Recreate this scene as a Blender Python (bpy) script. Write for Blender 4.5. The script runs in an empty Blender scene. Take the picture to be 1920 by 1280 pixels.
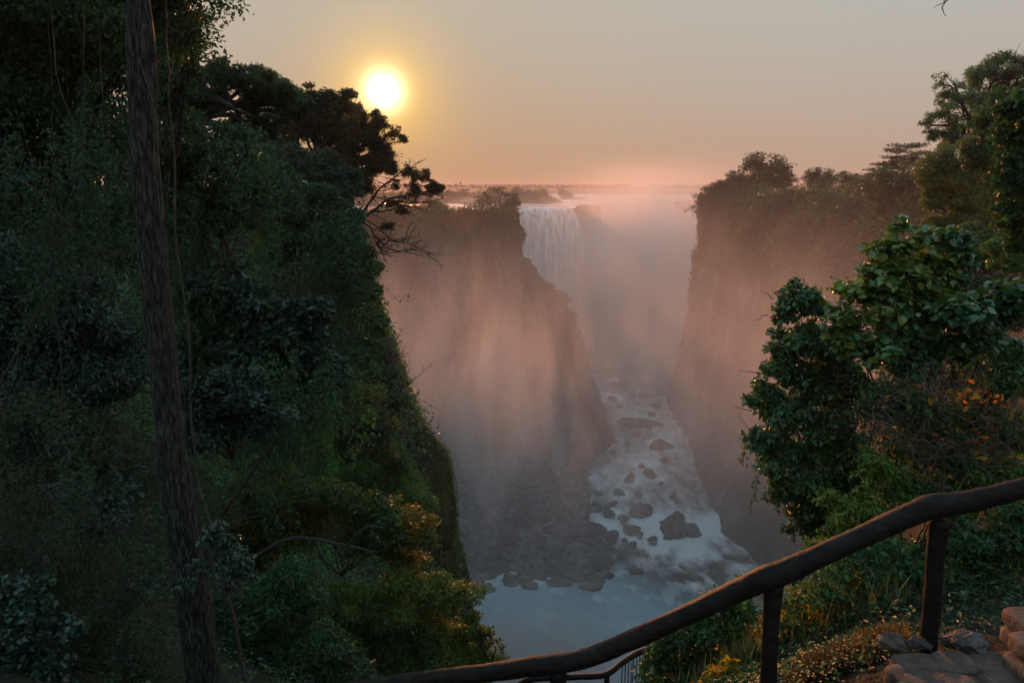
import bpy, math, random
import numpy as np
from mathutils import Vector

# ------------------------------------------------------------------ camera, sky, sun, exposure
SC = bpy.context.scene
COL = SC.collection
F = 1386.7                       # focal length in pixels of a 1920 wide picture (26 mm on 36 mm)
PITCH = math.radians(12.0)
cP, sP = math.cos(PITCH), math.sin(PITCH)

cam_d = bpy.data.cameras.new('camera')
cam_d.lens = 26.0
cam_d.sensor_width = 36.0
cam_d.clip_start = 0.05
cam_d.clip_end = 20000
cam = bpy.data.objects.new('camera', cam_d)
COL.objects.link(cam)
cam.location = (0, 0, 0)
cam.rotation_euler = (math.radians(90) - PITCH, 0, 0)
SC.camera = cam

SUN_EL = math.radians(6.6)
SUN_AZ = math.radians(-9.4)      # from +Y towards +X
SDIR = (math.sin(SUN_AZ) * math.cos(SUN_EL), math.cos(SUN_AZ) * math.cos(SUN_EL), math.sin(SUN_EL))
SKY_STRENGTH = 0.05
SUN_STRENGTH = 5.0
SUN_COLOR = (1.0, 0.35, 0.13)

sun_d = bpy.data.lights.new('sun', 'SUN')
sun_d.energy = SUN_STRENGTH
sun_d.angle = math.radians(0.6)
sun_d.color = SUN_COLOR
sun = bpy.data.objects.new('sun', sun_d)
COL.objects.link(sun)
sun.rotation_euler = Vector(SDIR).to_track_quat('Z', 'Y').to_euler()

W = bpy.data.worlds.new('World')
SC.world = W
W.use_nodes = True
wn, wl = W.node_tree.nodes, W.node_tree.links
wn.clear()


def wmath(op, a, b=None, clamp=False):
    n = wn.new('ShaderNodeMath')
    n.operation = op
    n.use_clamp = clamp
    for i, v in enumerate((a, b)):
        if v is None:
            continue
        if isinstance(v, (int, float)):
            n.inputs[i].default_value = v
        else:
            wl.new(v, n.inputs[i])
    return n.outputs[0]


def wmix(kind, fac, a, b):
    n = wn.new('ShaderNodeMix')
    n.data_type = 'RGBA'
    n.blend_type = kind
    n.clamp_result = False
    for sock, v in ((n.inputs[0], fac), (n.inputs[6], a), (n.inputs[7], b)):
        if isinstance(v, (int, float)):
            sock.default_value = v
        elif isinstance(v, tuple):
            sock.default_value = v
        else:
            wl.new(v, sock)
    return n.outputs[2]


sky = wn.new('ShaderNodeTexSky')
sky.sky_type = 'NISHITA'
sky.sun_disc = False
sky.sun_elevation = SUN_EL
sky.sun_rotation = SUN_AZ
sky.air_density = 1.3
sky.dust_density = 5.0
sky.ozone_density = 1.5
sky.altitude = 900
tc = wn.new('ShaderNodeTexCoord')
nrm = wn.new('ShaderNodeVectorMath'); nrm.operation = 'NORMALIZE'
wl.new(tc.outputs['Generated'], nrm.inputs[0])
dot = wn.new('ShaderNodeVectorMath'); dot.operation = 'DOT_PRODUCT'
wl.new(nrm.outputs[0], dot.inputs[0])
dot.inputs[1].default_value = SDIR
ang = wmath('MULTIPLY', wmath('ARCCOSINE', wmath('MINIMUM', dot.outputs['Value'], 0.999999)), 57.2958)


def gauss(a, width, power=2.0):
    return wmath('EXPONENT', wmath('MULTIPLY', wmath('POWER', wmath('DIVIDE', a, width), power), -1.0))


sep = wn.new('ShaderNodeSeparateXYZ')
wl.new(nrm.outputs[0], sep.inputs[0])
el = wmath('MAXIMUM', sep.outputs[2], 0.0)


def rgb(c, v):
    n = wn.new('ShaderNodeVectorMath'); n.operation = 'SCALE'
    n.inputs[0].default_value = c
    wl.new(v, n.inputs[3])
    return n.outputs[0]


def vadd(a, b):
    n = wn.new('ShaderNodeVectorMath'); n.operation = 'ADD'
    wl.new(a, n.inputs[0]); wl.new(b, n.inputs[1])
    return n.outputs[0]


# dusty morning air low over the horizon, bluer towards the zenith, and the aureole of the sun in it
eld = wmath('MULTIPLY', wmath('ARCSINE', wmath('MINIMUM', el, 1.0)), 57.2958)
low = gauss(eld, 9.0, 1.5)
mr = wn.new('ShaderNodeMapRange'); mr.interpolation_type = 'SMOOTHSTEP'
wl.new(eld, mr.inputs[0]); mr.inputs[1].default_value = 12; mr.inputs[2].default_value = 48
base = wmix('MIX', low, (0.46, 0.50, 0.48, 1), (0.50, 0.345, 0.26, 1))
skys = wn.new('ShaderNodeVectorMath'); skys.operation = 'SCALE'
wl.new(sky.outputs[0], skys.inputs[0])
skys.inputs[3].default_value = SKY_STRENGTH
zen = vadd(skys.outputs[0], rgb((0.33, 0.52, 0.66), wmath('ADD', 1.0, 0.0)))
base = wmix('MIX', mr.outputs[0], base, zen)
glow = vadd(rgb((4.6, 3.6, 2.2), gauss(ang, 1.05, 1.7)), rgb((0.62, 0.31, -0.10), gauss(ang, 3.4, 1.6)))
glow = vadd(glow, rgb((0.075, -0.015, -0.09), gauss(ang, 22.0, 1.5)))
tot = vadd(base, glow)
bg = wn.new('ShaderNodeBackground')
wl.new(tot, bg.inputs[0])
bg.inputs[1].default_value = 1.0
wo = wn.new('ShaderNodeOutputWorld')
wl.new(bg.outputs[0], wo.inputs[0])

SC.view_settings.view_transform = 'Standard'
SC.view_settings.look = 'None'
SC.view_settings.exposure = 0.0
SC.view_settings.gamma = 1.0
SC.render.engine = 'CYCLES'
SC.cycles.use_denoising = True
SC.cycles.adaptive_threshold = 0.035
SC.cycles.max_bounces = 5
SC.cycles.diffuse_bounces = 2
SC.cycles.glossy_bounces = 2
SC.cycles.transmission_bounces = 4
SC.cycles.transparent_max_bounces = 12
SC.cycles.volume_bounces = 2
SC.cycles.volume_max_steps = 128
SC.cycles.sample_clamp_indirect = 4.0
SC.cycles.caustics_reflective = False
SC.cycles.caustics_refractive = False

# ------------------------------------------------------------------ helpers
rng = np.random.default_rng(7)
random.seed(7)


def ray(px, py):
    cx, cy = (px - 960) / F, (640 - py) / F
    return np.array([cx, cP + cy * sP, -sP + cy * cP])


def P(px, py, Y):
    d = ray(px, py)
    return d * (Y / d[1])


def Pz(px, py, z):
    d = ray(px, py)
    return d * (z / d[2])


def hash3(i, j, k):
    n = (i.astype(np.int64) * 73856093) ^ (j.astype(np.int64) * 19349663) ^ (k.astype(np.int64) * 83492791)
    n = (n ^ (n >> 13)) * 1274126177
    n = n & 0x7fffffff
    n = (n ^ (n >> 16)) * 668265263 & 0x7fffffff
    return (n % 100003) / 100003.0


def vnoise(p):
    p = np.asarray(p, float)
    i = np.floor(p).astype(np.int64)
    f = p - i
    f = f * f * (3 - 2 * f)
    out = 0
    for a in (0, 1):
        for b in (0, 1):
            for c in (0, 1):
                w = (f[:, 0] if a else 1 - f[:, 0]) * (f[:, 1] if b else 1 - f[:, 1]) * (f[:, 2] if c else 1 - f[:, 2])
                out = out + w * hash3(i[:, 0] + a, i[:, 1] + b, i[:, 2] + c)
    return out * 2 - 1


def fbm(p, octv=4, gain=0.5):
    p = np.asarray(p, float)
    a, s, o = 1.0, 0.0, 0.0
    for k in range(octv):
        o = o + a * vnoise(p * (2.03 ** k) + 17.3 * k)
        s += a
        a *= gain
    return o / s


def tag(o, label=None, cat=None, group=None, kind=None):
    if label: o['label'] = label
    if cat: o['category'] = cat
    if group: o['group'] = group
    if kind: o['kind'] = kind
    return o


def thing(name, label, cat, loc, group=None):
    o = bpy.data.objects.new(name, None)
    COL.objects.link(o)
    o.empty_display_size = 0.2
    o.location = tuple(float(v) for v in loc)
    return tag(o, label, cat, group)


def obj(name, verts, faces, mat, parent=None, smooth=False, tint=None):
    """verts (N,3) world; faces (M,3) or (M,4) array, or a list of both"""
    verts = np.asarray(verts, float)
    if parent is not None:
        verts = verts - np.array(parent.location)
    me = bpy.data.meshes.new(name)
    if isinstance(faces, list):
        arrs = [np.asarray(f, np.int32) for f in faces if len(f)]
    else:
        arrs = [np.asarray(faces, np.int32)]
    nl = sum(a.size for a in arrs)
    nf = sum(len(a) for a in arrs)
    me.vertices.add(len(verts)); me.loops.add(nl); me.polygons.add(nf)
    me.vertices.foreach_set('co', verts.astype(np.float32).ravel())
    me.loops.foreach_set('vertex_index', np.concatenate([a.ravel() for a in arrs]))
    tot = np.concatenate([np.full(len(a), a.shape[1], np.int32) for a in arrs])
    st = np.concatenate([[0], np.cumsum(tot)[:-1]]).astype(np.int32)
    me.polygons.foreach_set('loop_start', st)
    me.polygons.foreach_set('use_smooth', np.full(nf, smooth))
    me.update(calc_edges=True)
    if tint is not None:
        at = me.color_attributes.new('tint', 'FLOAT_COLOR', 'POINT')
        c = np.ones((len(verts), 4), np.float32)
        c[:, :3] = tint
        at.data.foreach_set('color', c.ravel())
    me.materials.append(mat)
    o = bpy.data.objects.new(name, me)
    COL.objects.link(o)
    if parent is not None:
        o.parent = parent
    return o


class MB:
    """collects pieces of one mesh"""
    def __init__(s):
        s.v, s.q, s.t, s.c, s.n = [], [], [], [], 0

    def add(s, v, q=None, t=None, c=None):
        v = np.asarray(v, float)
        if q is not None and len(q): s.q.append(np.asarray(q) + s.n)
        if t is not None and len(t): s.t.append(np.asarray(t) + s.n)
        s.v.append(v)
        s.n += len(v)
        s.c.append(np.tile(c, (len(v), 1)) if (c is not None and np.ndim(c) == 1) else (c if c is not None else np.ones((len(v), 3))))

    def build(s, name, mat, parent=None, smooth=False, tint=False):
        fs = []
        if s.q: fs.append(np.concatenate(s.q))
        if s.t: fs.append(np.concatenate(s.t))
        return obj(name, np.concatenate(s.v), fs, mat, parent, smooth, np.concatenate(s.c) if tint else None)


def unit(v):
    return v / np.maximum(np.linalg.norm(v, axis=-1, keepdims=True), 1e-9)


def tube(mb, pts, rad, sides=6, rough=0.0, cap=True, c=None):
    pts = np.asarray(pts, float)
    n = len(pts)
    rad = np.broadcast_to(np.asarray(rad, float), (n,))
    tan = unit(np.gradient(pts, axis=0))
    ref = np.array([0.13, 0.27, 0.95]) if abs(tan[:, 2]).mean() < 0.8 else np.array([0.95, 0.2, 0.1])
    a = unit(np.cross(tan, ref))
    b = np.cross(tan, a)
    th = np.linspace(0, 2 * math.pi, sides, endpoint=False)
    ring = a[:, None, :] * np.cos(th)[None, :, None] + b[:, None, :] * np.sin(th)[None, :, None]
    v = pts[:, None, :] + ring * rad[:, None, None]
    if rough:
        q = v.reshape(-1, 3)
        d = (fbm(q * np.array([7, 7, 1.6]), 3) * .9 - np.abs(fbm(q * np.array([26, 26, 3.2]), 2)) * .8) * rough
        v = (q + (ring.reshape(-1, 3)) * d[:, None]).reshape(v.shape)
    v = v.reshape(-1, 3)
    i = np.arange(n - 1)[:, None] * sides
    j = np.arange(sides)[None, :]
    k = (j + 1) % sides
    q = np.stack([i + j, i + k, i + sides + k, i + sides + j], -1).reshape(-1, 4)
    t = None
    if cap:
        v = np.vstack([v, pts[0] - tan[0] * rad[0] * .3, pts[-1] + tan[-1] * rad[-1] * .3])
        e = np.arange(sides); e2 = (e + 1) % sides
        t = np.vstack([np.stack([e2, e, np.full(sides, n * sides)], -1),
                       np.stack([e + (n - 1) * sides, e2 + (n - 1) * sides, np.full(sides, n * sides + 1)], -1)])
    mb.add(v, q, t, c)


def smoothline(ctrl, n):
    """Catmull-Rom through the control rows (any width)"""
    c = np.asarray(ctrl, float)
    c = np.vstack([2 * c[0] - c[1], c, 2 * c[-1] - c[-2]])
    m = len(c) - 3
    t = np.linspace(0, m - 1e-6, n)
    i = t.astype(int)
    f = (t - i)[:, None]
    p0, p1, p2, p3 = c[i], c[i + 1], c[i + 2], c[i + 3]
    return 0.5 * ((2 * p1) + (-p0 + p2) * f + (2 * p0 - 5 * p1 + 4 * p2 - p3) * f * f + (-p0 + 3 * p1 - 3 * p2 + p3) * f ** 3)


# ------------------------------------------------------------------ materials
def mat_base(name):
    m = bpy.data.materials.new(name)
    m.use_nodes = True
    nt = m.node_tree
    return m, nt, nt.nodes, nt.links, nt.nodes['Principled BSDF']


def add_noise(nt, scale, detail=5, rough=0.6, vec=None, stretch=None):
    n = nt.nodes.new('ShaderNodeTexNoise')
    n.inputs['Scale'].default_value = scale
    n.inputs['Detail'].default_value = detail
    n.inputs['Roughness'].default_value = rough
    g = nt.nodes.new('ShaderNodeNewGeometry')
    src = g.outputs['Position']
    if stretch:
        mp = nt.nodes.new('ShaderNodeVectorMath'); mp.operation = 'MULTIPLY'
        nt.links.new(src, mp.inputs[0]); mp.inputs[1].default_value = stretch
        src = mp.outputs[0]
    nt.links.new(src, n.inputs['Vector'])
    return n.outputs['Fac']


def ramp(nt, fac, stops):
    r = nt.nodes.new('ShaderNodeValToRGB')
    nt.links.new(fac, r.inputs[0])
    e = r.color_ramp.elements
    while len(e) < len(stops):
        e.new(0.5)
    for x, (p, c) in zip(e, stops):
        x.position = p
        x.color = (*c, 1) if len(c) == 3 else c
    return r.outputs[0]


def bump(nt, h, strength, dist, pb):
    b = nt.nodes.new('ShaderNodeBump')
    b.inputs['Strength'].default_value = strength
    b.inputs['Distance'].default_value = dist
    nt.links.new(h, b.inputs['Height'])
    nt.links.new(b.outputs[0], pb.inputs['Normal'])


def leaf_mat(name, rough=0.45, trans=0.35, spec=0.5):
    m, nt, N, L, pb = mat_base(name)
    a = N.new('ShaderNodeAttribute'); a.attribute_name = 'tint'
    L.new(a.outputs['Color'], pb.inputs['Base Color'])
    pb.inputs['Roughness'].default_value = rough
    pb.inputs['Specular IOR Level'].default_value = spec
    tr = N.new('ShaderNodeBsdfTranslucent')
    mul = N.new('ShaderNodeVectorMath'); mul.operation = 'MULTIPLY'
    L.new(a.outputs['Color'], mul.inputs[0]); mul.inputs[1].default_value = (1.7, 2.0, 0.6)
    L.new(mul.outputs[0], tr.inputs[0])
    mx = N.new('ShaderNodeMixShader'); mx.inputs[0].default_value = trans
    L.new(pb.outputs[0], mx.inputs[1]); L.new(tr.outputs[0], mx.inputs[2])
    L.new(mx.outputs[0], N['Material Output'].inputs[0])
    return m


M_leaf = leaf_mat('leaf', 0.5, 0.25, 0.35)
M_gloss = leaf_mat('glossy_leaf', 0.33, 0.18, 0.6)
M_dry = leaf_mat('dry_leaf', 0.7, 0.4, 0.2)


def simple(name, stops, scale, rough=0.85, bstr=0.6, bdist=0.05, stretch=None, detail=6):
    m, nt, N, L, pb = mat_base(name)
    f = add_noise(nt, scale, detail, 0.62, stretch=stretch)
    L.new(ramp(nt, f, stops), pb.inputs['Base Color'])
    pb.inputs['Roughness'].default_value = rough
    pb.inputs['Specular IOR Level'].default_value = 0.3
    f2 = add_noise(nt, scale * 4, detail, 0.65, stretch=stretch)
    bump(nt, f2, bstr, bdist, pb)
    return m


M_bark = simple('bark', [(0.32, (0.008, 0.007, 0.0065)), (0.5, (0.042, 0.038, 0.035)), (0.68, (0.15, 0.138, 0.128))], 7, 0.9, 1.0, 0.03, (5.0, 5.0, 0.9))
M_twig = simple('twig_bark', [(0.35, (0.035, 0.027, 0.022)), (0.65, (0.10, 0.075, 0.055))], 12, 0.9, 0.3, 0.01)
M_drytwig = simple('dry_twig', [(0.35, (0.10, 0.065, 0.045)), (0.65, (0.24, 0.17, 0.13))], 9, 0.9, 0.2, 0.01)
M_soil = simple('soil', [(0.3, (0.018, 0.014, 0.009)), (0.55, (0.035, 0.030, 0.016)), (0.75, (0.07, 0.045, 0.025))], 1.4, 0.95, 0.8, 0.15)
M_cliff = simple('cliff_rock', [(0.34, (0.022, 0.017, 0.015)), (0.5, (0.085, 0.062, 0.05)), (0.66, (0.20, 0.15, 0.12))], 0.12, 0.9, 1.0, 1.6, (1, 1, 0.45), 9)
M_rock = simple('river_rock', [(0.36, (0.025, 0.021, 0.021)), (0.52, (0.07, 0.058, 0.054)), (0.66, (0.24, 0.21, 0.20))], 0.45, 0.7, 1.0, 0.3)
M_plain = simple('plain_scrub', [(0.3, (0.03, 0.035, 0.015)), (0.7, (0.08, 0.07, 0.035))], 0.03, 0.95, 0.6, 1.0)
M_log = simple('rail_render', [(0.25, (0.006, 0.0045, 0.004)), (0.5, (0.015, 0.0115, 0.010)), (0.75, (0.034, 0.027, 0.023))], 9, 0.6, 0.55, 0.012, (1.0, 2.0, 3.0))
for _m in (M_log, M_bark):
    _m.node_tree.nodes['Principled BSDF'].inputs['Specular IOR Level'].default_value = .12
M_stone = simple('flagstone', [(0.3, (0.05, 0.034, 0.026)), (0.52, (0.11, 0.078, 0.06)), (0.75, (0.22, 0.165, 0.135))], 5, 0.75, 0.9, 0.02)
M_mortar = simple('mortar', [(0.3, (0.04, 0.028, 0.022)), (0.7, (0.10, 0.072, 0.056))], 14, 0.95, 0.8, 0.015)
M_iron = simple('iron', [(0.3, (0.015, 0.013, 0.012)), (0.7, (0.04, 0.03, 0.028))], 20, 0.6, 0.3, 0.004)

# ------------------------------------------------------------------ leaves
LEAF = {  # along, across, up ; triangles
    'kite': (np.array([[0, 0, 0], [.45, .24, .05], [1, 0, -.06], [.45, -.24, .05]], float), np.array([[0, 2, 1], [0, 3, 2]])),
    'broad': (np.array([[0, 0, 0], [.14, .34, .05], [.5, .44, .08], [.8, .24, .02], [1.05, 0, -.12], [.8, -.24, .02], [.5, -.44, .08], [.14, -.34, .05], [.45, 0, -.02]], float),
              np.array([[8, 1, 0], [8, 2, 1], [8, 3, 2], [8, 4, 3], [8, 5, 4], [8, 6, 5], [8, 7, 6], [8, 0, 7]])),
    'oval': (np.array([[0, 0, 0], [.3, .24, .05], [.72, .2, .03], [1, 0, -.08], [.72, -.2, .03], [.3, -.24, .05]], float),
             np.array([[0, 3, 2], [0, 2, 1], [0, 4, 3], [0, 5, 4]])),
    'blade': (np.array([[0, .02, 0], [0, -.02, 0], [.5, .018, .05], [.5, -.018, .05], [1, 0, -.1]], float), np.array([[0, 1, 2], [1, 3, 2], [2, 3, 4]])),
}


def leaf_mesh(mb, pos, nor, size, tint, shape='kite', along=None, curl=0.0):
    n = len(pos)
    if n == 0:
        return
    r = rng.normal(size=(n, 3)) if along is None else along
    nor = unit(nor)
    a = unit(r - nor * (r * nor).sum(1)[:, None])
    b = np.cross(nor, a)
    T, tri = LEAF[shape]
    wid = rng.uniform(.75, 1.25, n)
    s = np.asarray(size)
    v = (pos[:, None, :] + a[:, None, :] * (T[None, :, 0:1] * s[:, None, None])
         + b[:, None, :] * (T[None, :, 1:2] * (s * wid)[:, None, None])
         + nor[:, None, :] * (T[None, :, 2:3] * (s * rng.uniform(.3, 2.2, n))[:, None, None]))
    k = len(T)
    t = tri[None, :, :] + (np.arange(n) * k)[:, None, None]
    c = np.repeat(tint, k, axis=0)
    mb.add(v.reshape(-1, 3), None, t.reshape(-1, 3), c)


def tints(pos, pal, scale, var=0.35):
    """palette: list of colours; clumps of leaves share a hue, each leaf varies"""
    n = len(pos)
    f = (fbm(pos * scale, 3) * 1.1 + 0.5 + rng.normal(0, .22, n)).clip(0, 0.9999) * (len(pal) - 1)
    pal = np.array(pal)
    i = f.astype(int)
    w = (f - i)[:, None]
    c = pal[i] * (1 - w) + pal[np.minimum(i + 1, len(pal) - 1)] * w
    return np.clip(c * rng.uniform(1 - var, 1 + var, n)[:, None], 0, .9)


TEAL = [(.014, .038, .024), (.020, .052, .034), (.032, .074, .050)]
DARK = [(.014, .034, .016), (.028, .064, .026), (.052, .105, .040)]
GREEN = [(.024, .066, .018), (.045, .115, .028), (.072, .165, .038)]
BRIGHT = [(.045, .11, .02), (.08, .18, .028), (.12, .21, .035)]
OLIVE = [(.04, .065, .016), (.08, .11, .02), (.14, .14, .026), (.20, .13, .03)]
AUTUMN = [(.03, .05, .014), (.07, .08, .014), (.20, .14, .02), (.26, .12, .02)]
BROAD = [(.032, .085, .036), (.055, .135, .050), (.085, .185, .055), (.15, .19, .035)]


def burst(lumps, k=5):
    """break each lobe into a ragged family of smaller ones"""
    out = []
    for c, R in lumps:
        R = np.array(np.broadcast_to(R, 3), float)
        out.append((c, R * .62))
        for _ in range(k):
            d = unit(rng.normal(size=3) * np.array([1, 1, .9]) + np.array([0, 0, .12]))
            f = rng.uniform(.20, .50)
            out.append((c + d * R * rng.uniform(.5, 1.08), R * f * np.array([1.15, 1.15, .8])))
    return out


def lump_points(lumps, n, shell=0.35, upbias=0.25, gap=0.0, gscale=1.5, flat=0.0):
    C = np.array([l[0] for l in lumps]); R = np.array([np.broadcast_to(l[1], 3) for l in lumps], float)
    area = R[:, 0] * R[:, 2]
    k = rng.choice(len(lumps), int(n * 1.6), p=area / area.sum())
    d = unit(rng.normal(size=(len(k), 3)) + np.array([0, 0, upbias]))
    rr = 1 - shell * rng.random(len(k)) ** 1.6
    wob = (1 + .30 * fbm(C[k] * .37 + d * 2.3, 3)) * np.where(rng.random(len(k)) < .1, rng.uniform(1, 1.3, len(k)), 1)
    p = C[k] + d * R[k] * (rr * wob)[:, None]
    keep = np.ones(len(k), bool)
    for i in range(len(lumps)):
        q = ((p - C[i]) / R[i])
        keep &= (q * q).sum(1) > (.93 - shell) ** 2
    if gap:
        g = fbm(p * gscale + 3.1, 3)
        keep &= g > (-0.5 + gap)
    p, d = p[keep][:n], d[keep][:n]
    return p, d


def lumps_px(specs, Y=None):
    """(px, py, r_px, Y[, squash]) -> world ellipsoids"""
    out = []
    for s in specs:
        px, py, r = s[:3]
        y = s[3] if len(s) > 3 else Y
        c = P(px, py, y)
        w = r * np.linalg.norm(c) / F
        sq = s[4] if len(s) > 4 else 0.85
        out.append((c, np.array([w, w * .95, w * sq])))
    return out


def foliage(name, lumps, n, size, pal, mat=None, parent=None, shape='kite', shell=.4, gap=0.0, gscale=1.5, up=.5, upbias=.2,
            tscale=.6, droop=0.35, var=.4, extra=None):
    p, d = lump_points(burst(lumps, 10), n, shell, upbias, gap, gscale)
    nor = unit(d * .6 + np.array([0, 0, up]) + rng.normal(0, .6, p.shape))
    along = d * .8 + np.array([0, 0, -droop]) + rng.normal(0, 1.1, p.shape)
    mb = MB()
    s = size * rng.uniform(.6, 1.35, len(p))
    leaf_mesh(mb, p, nor, s, tints(p, pal, tscale, var), shape, along)
    if extra:
        extra(mb)
    return mb.build(name, mat or M_leaf, parent, False, True)


def wiggle(a, b, n, amp, sag=0.0):
    a, b = np.asarray(a, float), np.asarray(b, float)
    t = np.linspace(0, 1, n)[:, None]
    p = a * (1 - t) + b * t
    env = np.sin(math.pi * np.clip(t, 0, 1)) ** .7
    off = np.stack([fbm(np.stack([t[:, 0] * 3 + rng.random() * 90, np.full(n, k * 7.7), np.full(n, rng.random() * 9)], 1), 3) for k in range(3)], 1)
    p = p + off * amp * env
    p[:, 2] -= sag * (np.sin(math.pi * t[:, 0]))
    return p


def branches(mb, root, lumps, r0, per=3, sub=4, sides=5, reach=.95):
    """limbs from the root to the lumps, each forking into twigs"""
    root = np.asarray(root, float)
    for c, R in lumps:
        L = np.linalg.norm(c - root)
        limb = wiggle(root, c, 9, L * .16, -L * .05)
        tube(mb, limb, np.linspace(r0, r0 * .3, 9), sides)
        for _ in range(per):
            s = limb[rng.integers(4, 9)]
            e = c + unit(rng.normal(size=3) + np.array([0, 0, .2])) * R * reach * rng.uniform(.7, 1.05)
            tw = wiggle(s, e, 6, np.linalg.norm(e - s) * .18)
            tube(mb, tw, np.linspace(r0 * .3, r0 * .08, 6), 4, cap=False)
            for _ in range(sub):
                s2 = tw[rng.integers(2, 5)]
                e2 = s2 + unit(rng.normal(size=3) + (e - s) / (np.linalg.norm(e - s) + 1e-6)) * R.mean() * .5 * rng.random()
                tube(mb, wiggle(s2, e2, 4, .03), np.linspace(r0 * .1, r0 * .03, 4), 3, cap=False)


def plant(name, label, cat, lumps, n, size, pal, mat=None, root=None, r0=.05, stem='stem', leafname='foliage', barkm=None, group=None, brs=(3, 3), **kw):
    c = np.mean([l[0] for l in lumps], axis=0)
    low = min(l[0][2] - l[1][2] for l in lumps)
    if root is None:
        root = np.array([c[0], c[1] + .3, low - .2])
    t = thing(name, label, cat, root, group)
    foliage(leafname, lumps, n, size, pal, mat, t, **kw)
    mb = MB()
    branches(mb, root, lumps, r0, *brs)
    mb.build(stem, barkm or M_twig, t, True)
    return t


# ------------------------------------------------------------------ near ground: one heightfield, interpolated from surveyed heights
CP = np.array([
    (0, 0, -1.7), (2, -8, -.8), (-8, -8, -.6), (3, 4.7, -3.45), (4.2, 4.2, -3.55), (3.2, 3.8, -3.6), (3.9, 5.1, -3.4), (2.55, 4.3, -3.75), (1.2, 4.8, -4.1), (0, 5, -4.7), (-3, 5, -5.0), (-6, 8, -5.9), (-15, 8, -3), (-35, 8, 2),
    (1.7, 7.5, -6.0), (.7, 7.3, -6.9), (1.0, 9, -7.9), (2.3, 9, -6.5), (4, 9.5, -5.8), (6.5, 9, -4.8), (9, 8.5, -3.6), (14, 9, -2), (30, 12, 1), (7, 5, -3.3), (5.2, 4.4, -3.45), (14, 3, -1), (30, 0, 1),
    (-.5, 12, -10.6), (1.2, 12.6, -11.2), (2.2, 13.2, -11.4), (1, 15, -14), (-5, 12, -9), (-15, 15, -5.5), (-35, 15, 0), (-3, 25, -19), (1, 25, -22), (-10, 25, -13), (-20, 25, -5), (-2, 35, -26), (-10, 35, -19),
    (-20, 35, -9), (-40, 35, 0), (-8, 47, -26), (-14, 48, -16), (-22, 50, -8), (-42, 50, -1), (3, 35, -34), (5, 20, -22),
    (16, 24, -7), (22, 36, -9), (30, 30, -4), (32, 55, -10), (50, 50, -3), (40, 75, -12), (60, 90, -8), (60, 60, -4),
    (-20, 72, -6), (-14, 68, -5.5), (-45, 75, -2), (-20, 90, -7), (-45, 110, -4), (60, 30, 2), (-60, 60, 2),
    (70, 110, -9),
] + [tuple(P(x, y + 22, 60)) for x, y in ((640, 428), (676, 440), (695, 500), (706, 600), (727, 660), (756, 730), (790, 790), (826, 845), (844, 900), (852, 990), (862, 1080), (872, 1160))]
    + [tuple(P(x, y + 22, 60) + np.array([-.8, 5, 0])) for x, y in ((640, 428), (676, 440), (700, 600), (756, 730), (826, 845), (850, 990))]
    + [tuple(P(x, y + 22, 60) + np.array([-.8, -5, 0])) for x, y in ((640, 428), (700, 600), (756, 730), (826, 845), (850, 990), (872, 1160))], float)
_A = np.linalg.norm(CP[:, None, :2] - CP[None, :, :2], axis=2)
_n = len(CP)
_M = np.zeros((_n + 3, _n + 3)); _M[:_n, :_n] = _A; _M[:_n, _n] = 1; _M[:_n, _n + 1:] = CP[:, :2]; _M[_n:, :_n] = _M[:_n, _n:].T
_W = np.linalg.solve(_M, np.concatenate([CP[:, 2], np.zeros(3)]))

RIM = np.array([(-75, 190), (-60, 165), (-36, 120), (-29, 98), (-22, 84), (-16, 73), (-9, 66.5), (-4.6, 62.5), (-3.9, 56), (-3.4, 48), (-2.7, 40), (-1.5, 32), (-.2, 26), (1.6, 18), (2.6, 12.5), (3.6, 10.2), (6, 10.6),
                (9.5, 13), (14, 20), (20, 32), (25, 45), (31, 58), (42, 78), (58, 100), (74, 128)], float)


def rimdist(x, y):
    """signed distance to the rim: positive over the gorge"""
    best = np.full(x.shape, 1e9); sign = np.zeros(x.shape)
    for a, b in zip(RIM[:-1], RIM[1:]):
        d = b - a
        t = np.clip(((x - a[0]) * d[0] + (y - a[1]) * d[1]) / (d @ d), 0, 1)
        qx, qy = x - (a[0] + t * d[0]), y - (a[1] + t * d[1])
        r = np.hypot(qx, qy)
        cr = d[0] * (y - a[1]) - d[1] * (x - a[0])
        m = r < best - 1e-9
        best = np.where(m, r, best); sign = np.where(m, np.sign(cr), sign)
    return best * sign


def land(x, y):
    x = np.asarray(x, float).ravel(); y = np.asarray(y, float).ravel()
    z = np.empty(len(x))
    for s in range(0, len(x), 60000):
        q = np.stack([x[s:s + 60000], y[s:s + 60000]], 1)
        r = np.sqrt(((q[:, None, :] - CP[None, :, :2]) ** 2).sum(2))
        z[s:s + 60000] = r @ _W[:_n] + _W[_n] + q @ _W[_n + 1:]
    d = rimdist(x, y) + 1.3 * fbm(np.stack([x * .25, y * .25, np.zeros(len(x))], 1), 3) * np.clip(np.hypot(x, y) / 60, 0.1, 1.2)
    z = np.clip(z, -60, 7) + fbm(np.stack([x * .35, y * .35, np.zeros(len(x))], 1), 4) * np.clip(np.hypot(x, y) * .025, .08, .8)
    drop = np.clip(d, 0, None)
    z = z - drop * 5.0
    return np.clip(z, -92, None)


def grid_faces(nu, nv):
    i = np.arange(nu - 1)[:, None] * nv
    j = np.arange(nv - 1)[None, :]
    return np.stack([i + j, i + j + 1, i + nv + j + 1, i + nv + j], -1).reshape(-1, 4)


def stretch_axis(lo, hi, n, mid, k):
    t = np.linspace(-1, 1, n)
    s = np.sinh(t * k) / math.sinh(k)
    return np.where(s < 0, mid + s * (mid - lo), mid + s * (hi - mid))


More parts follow.
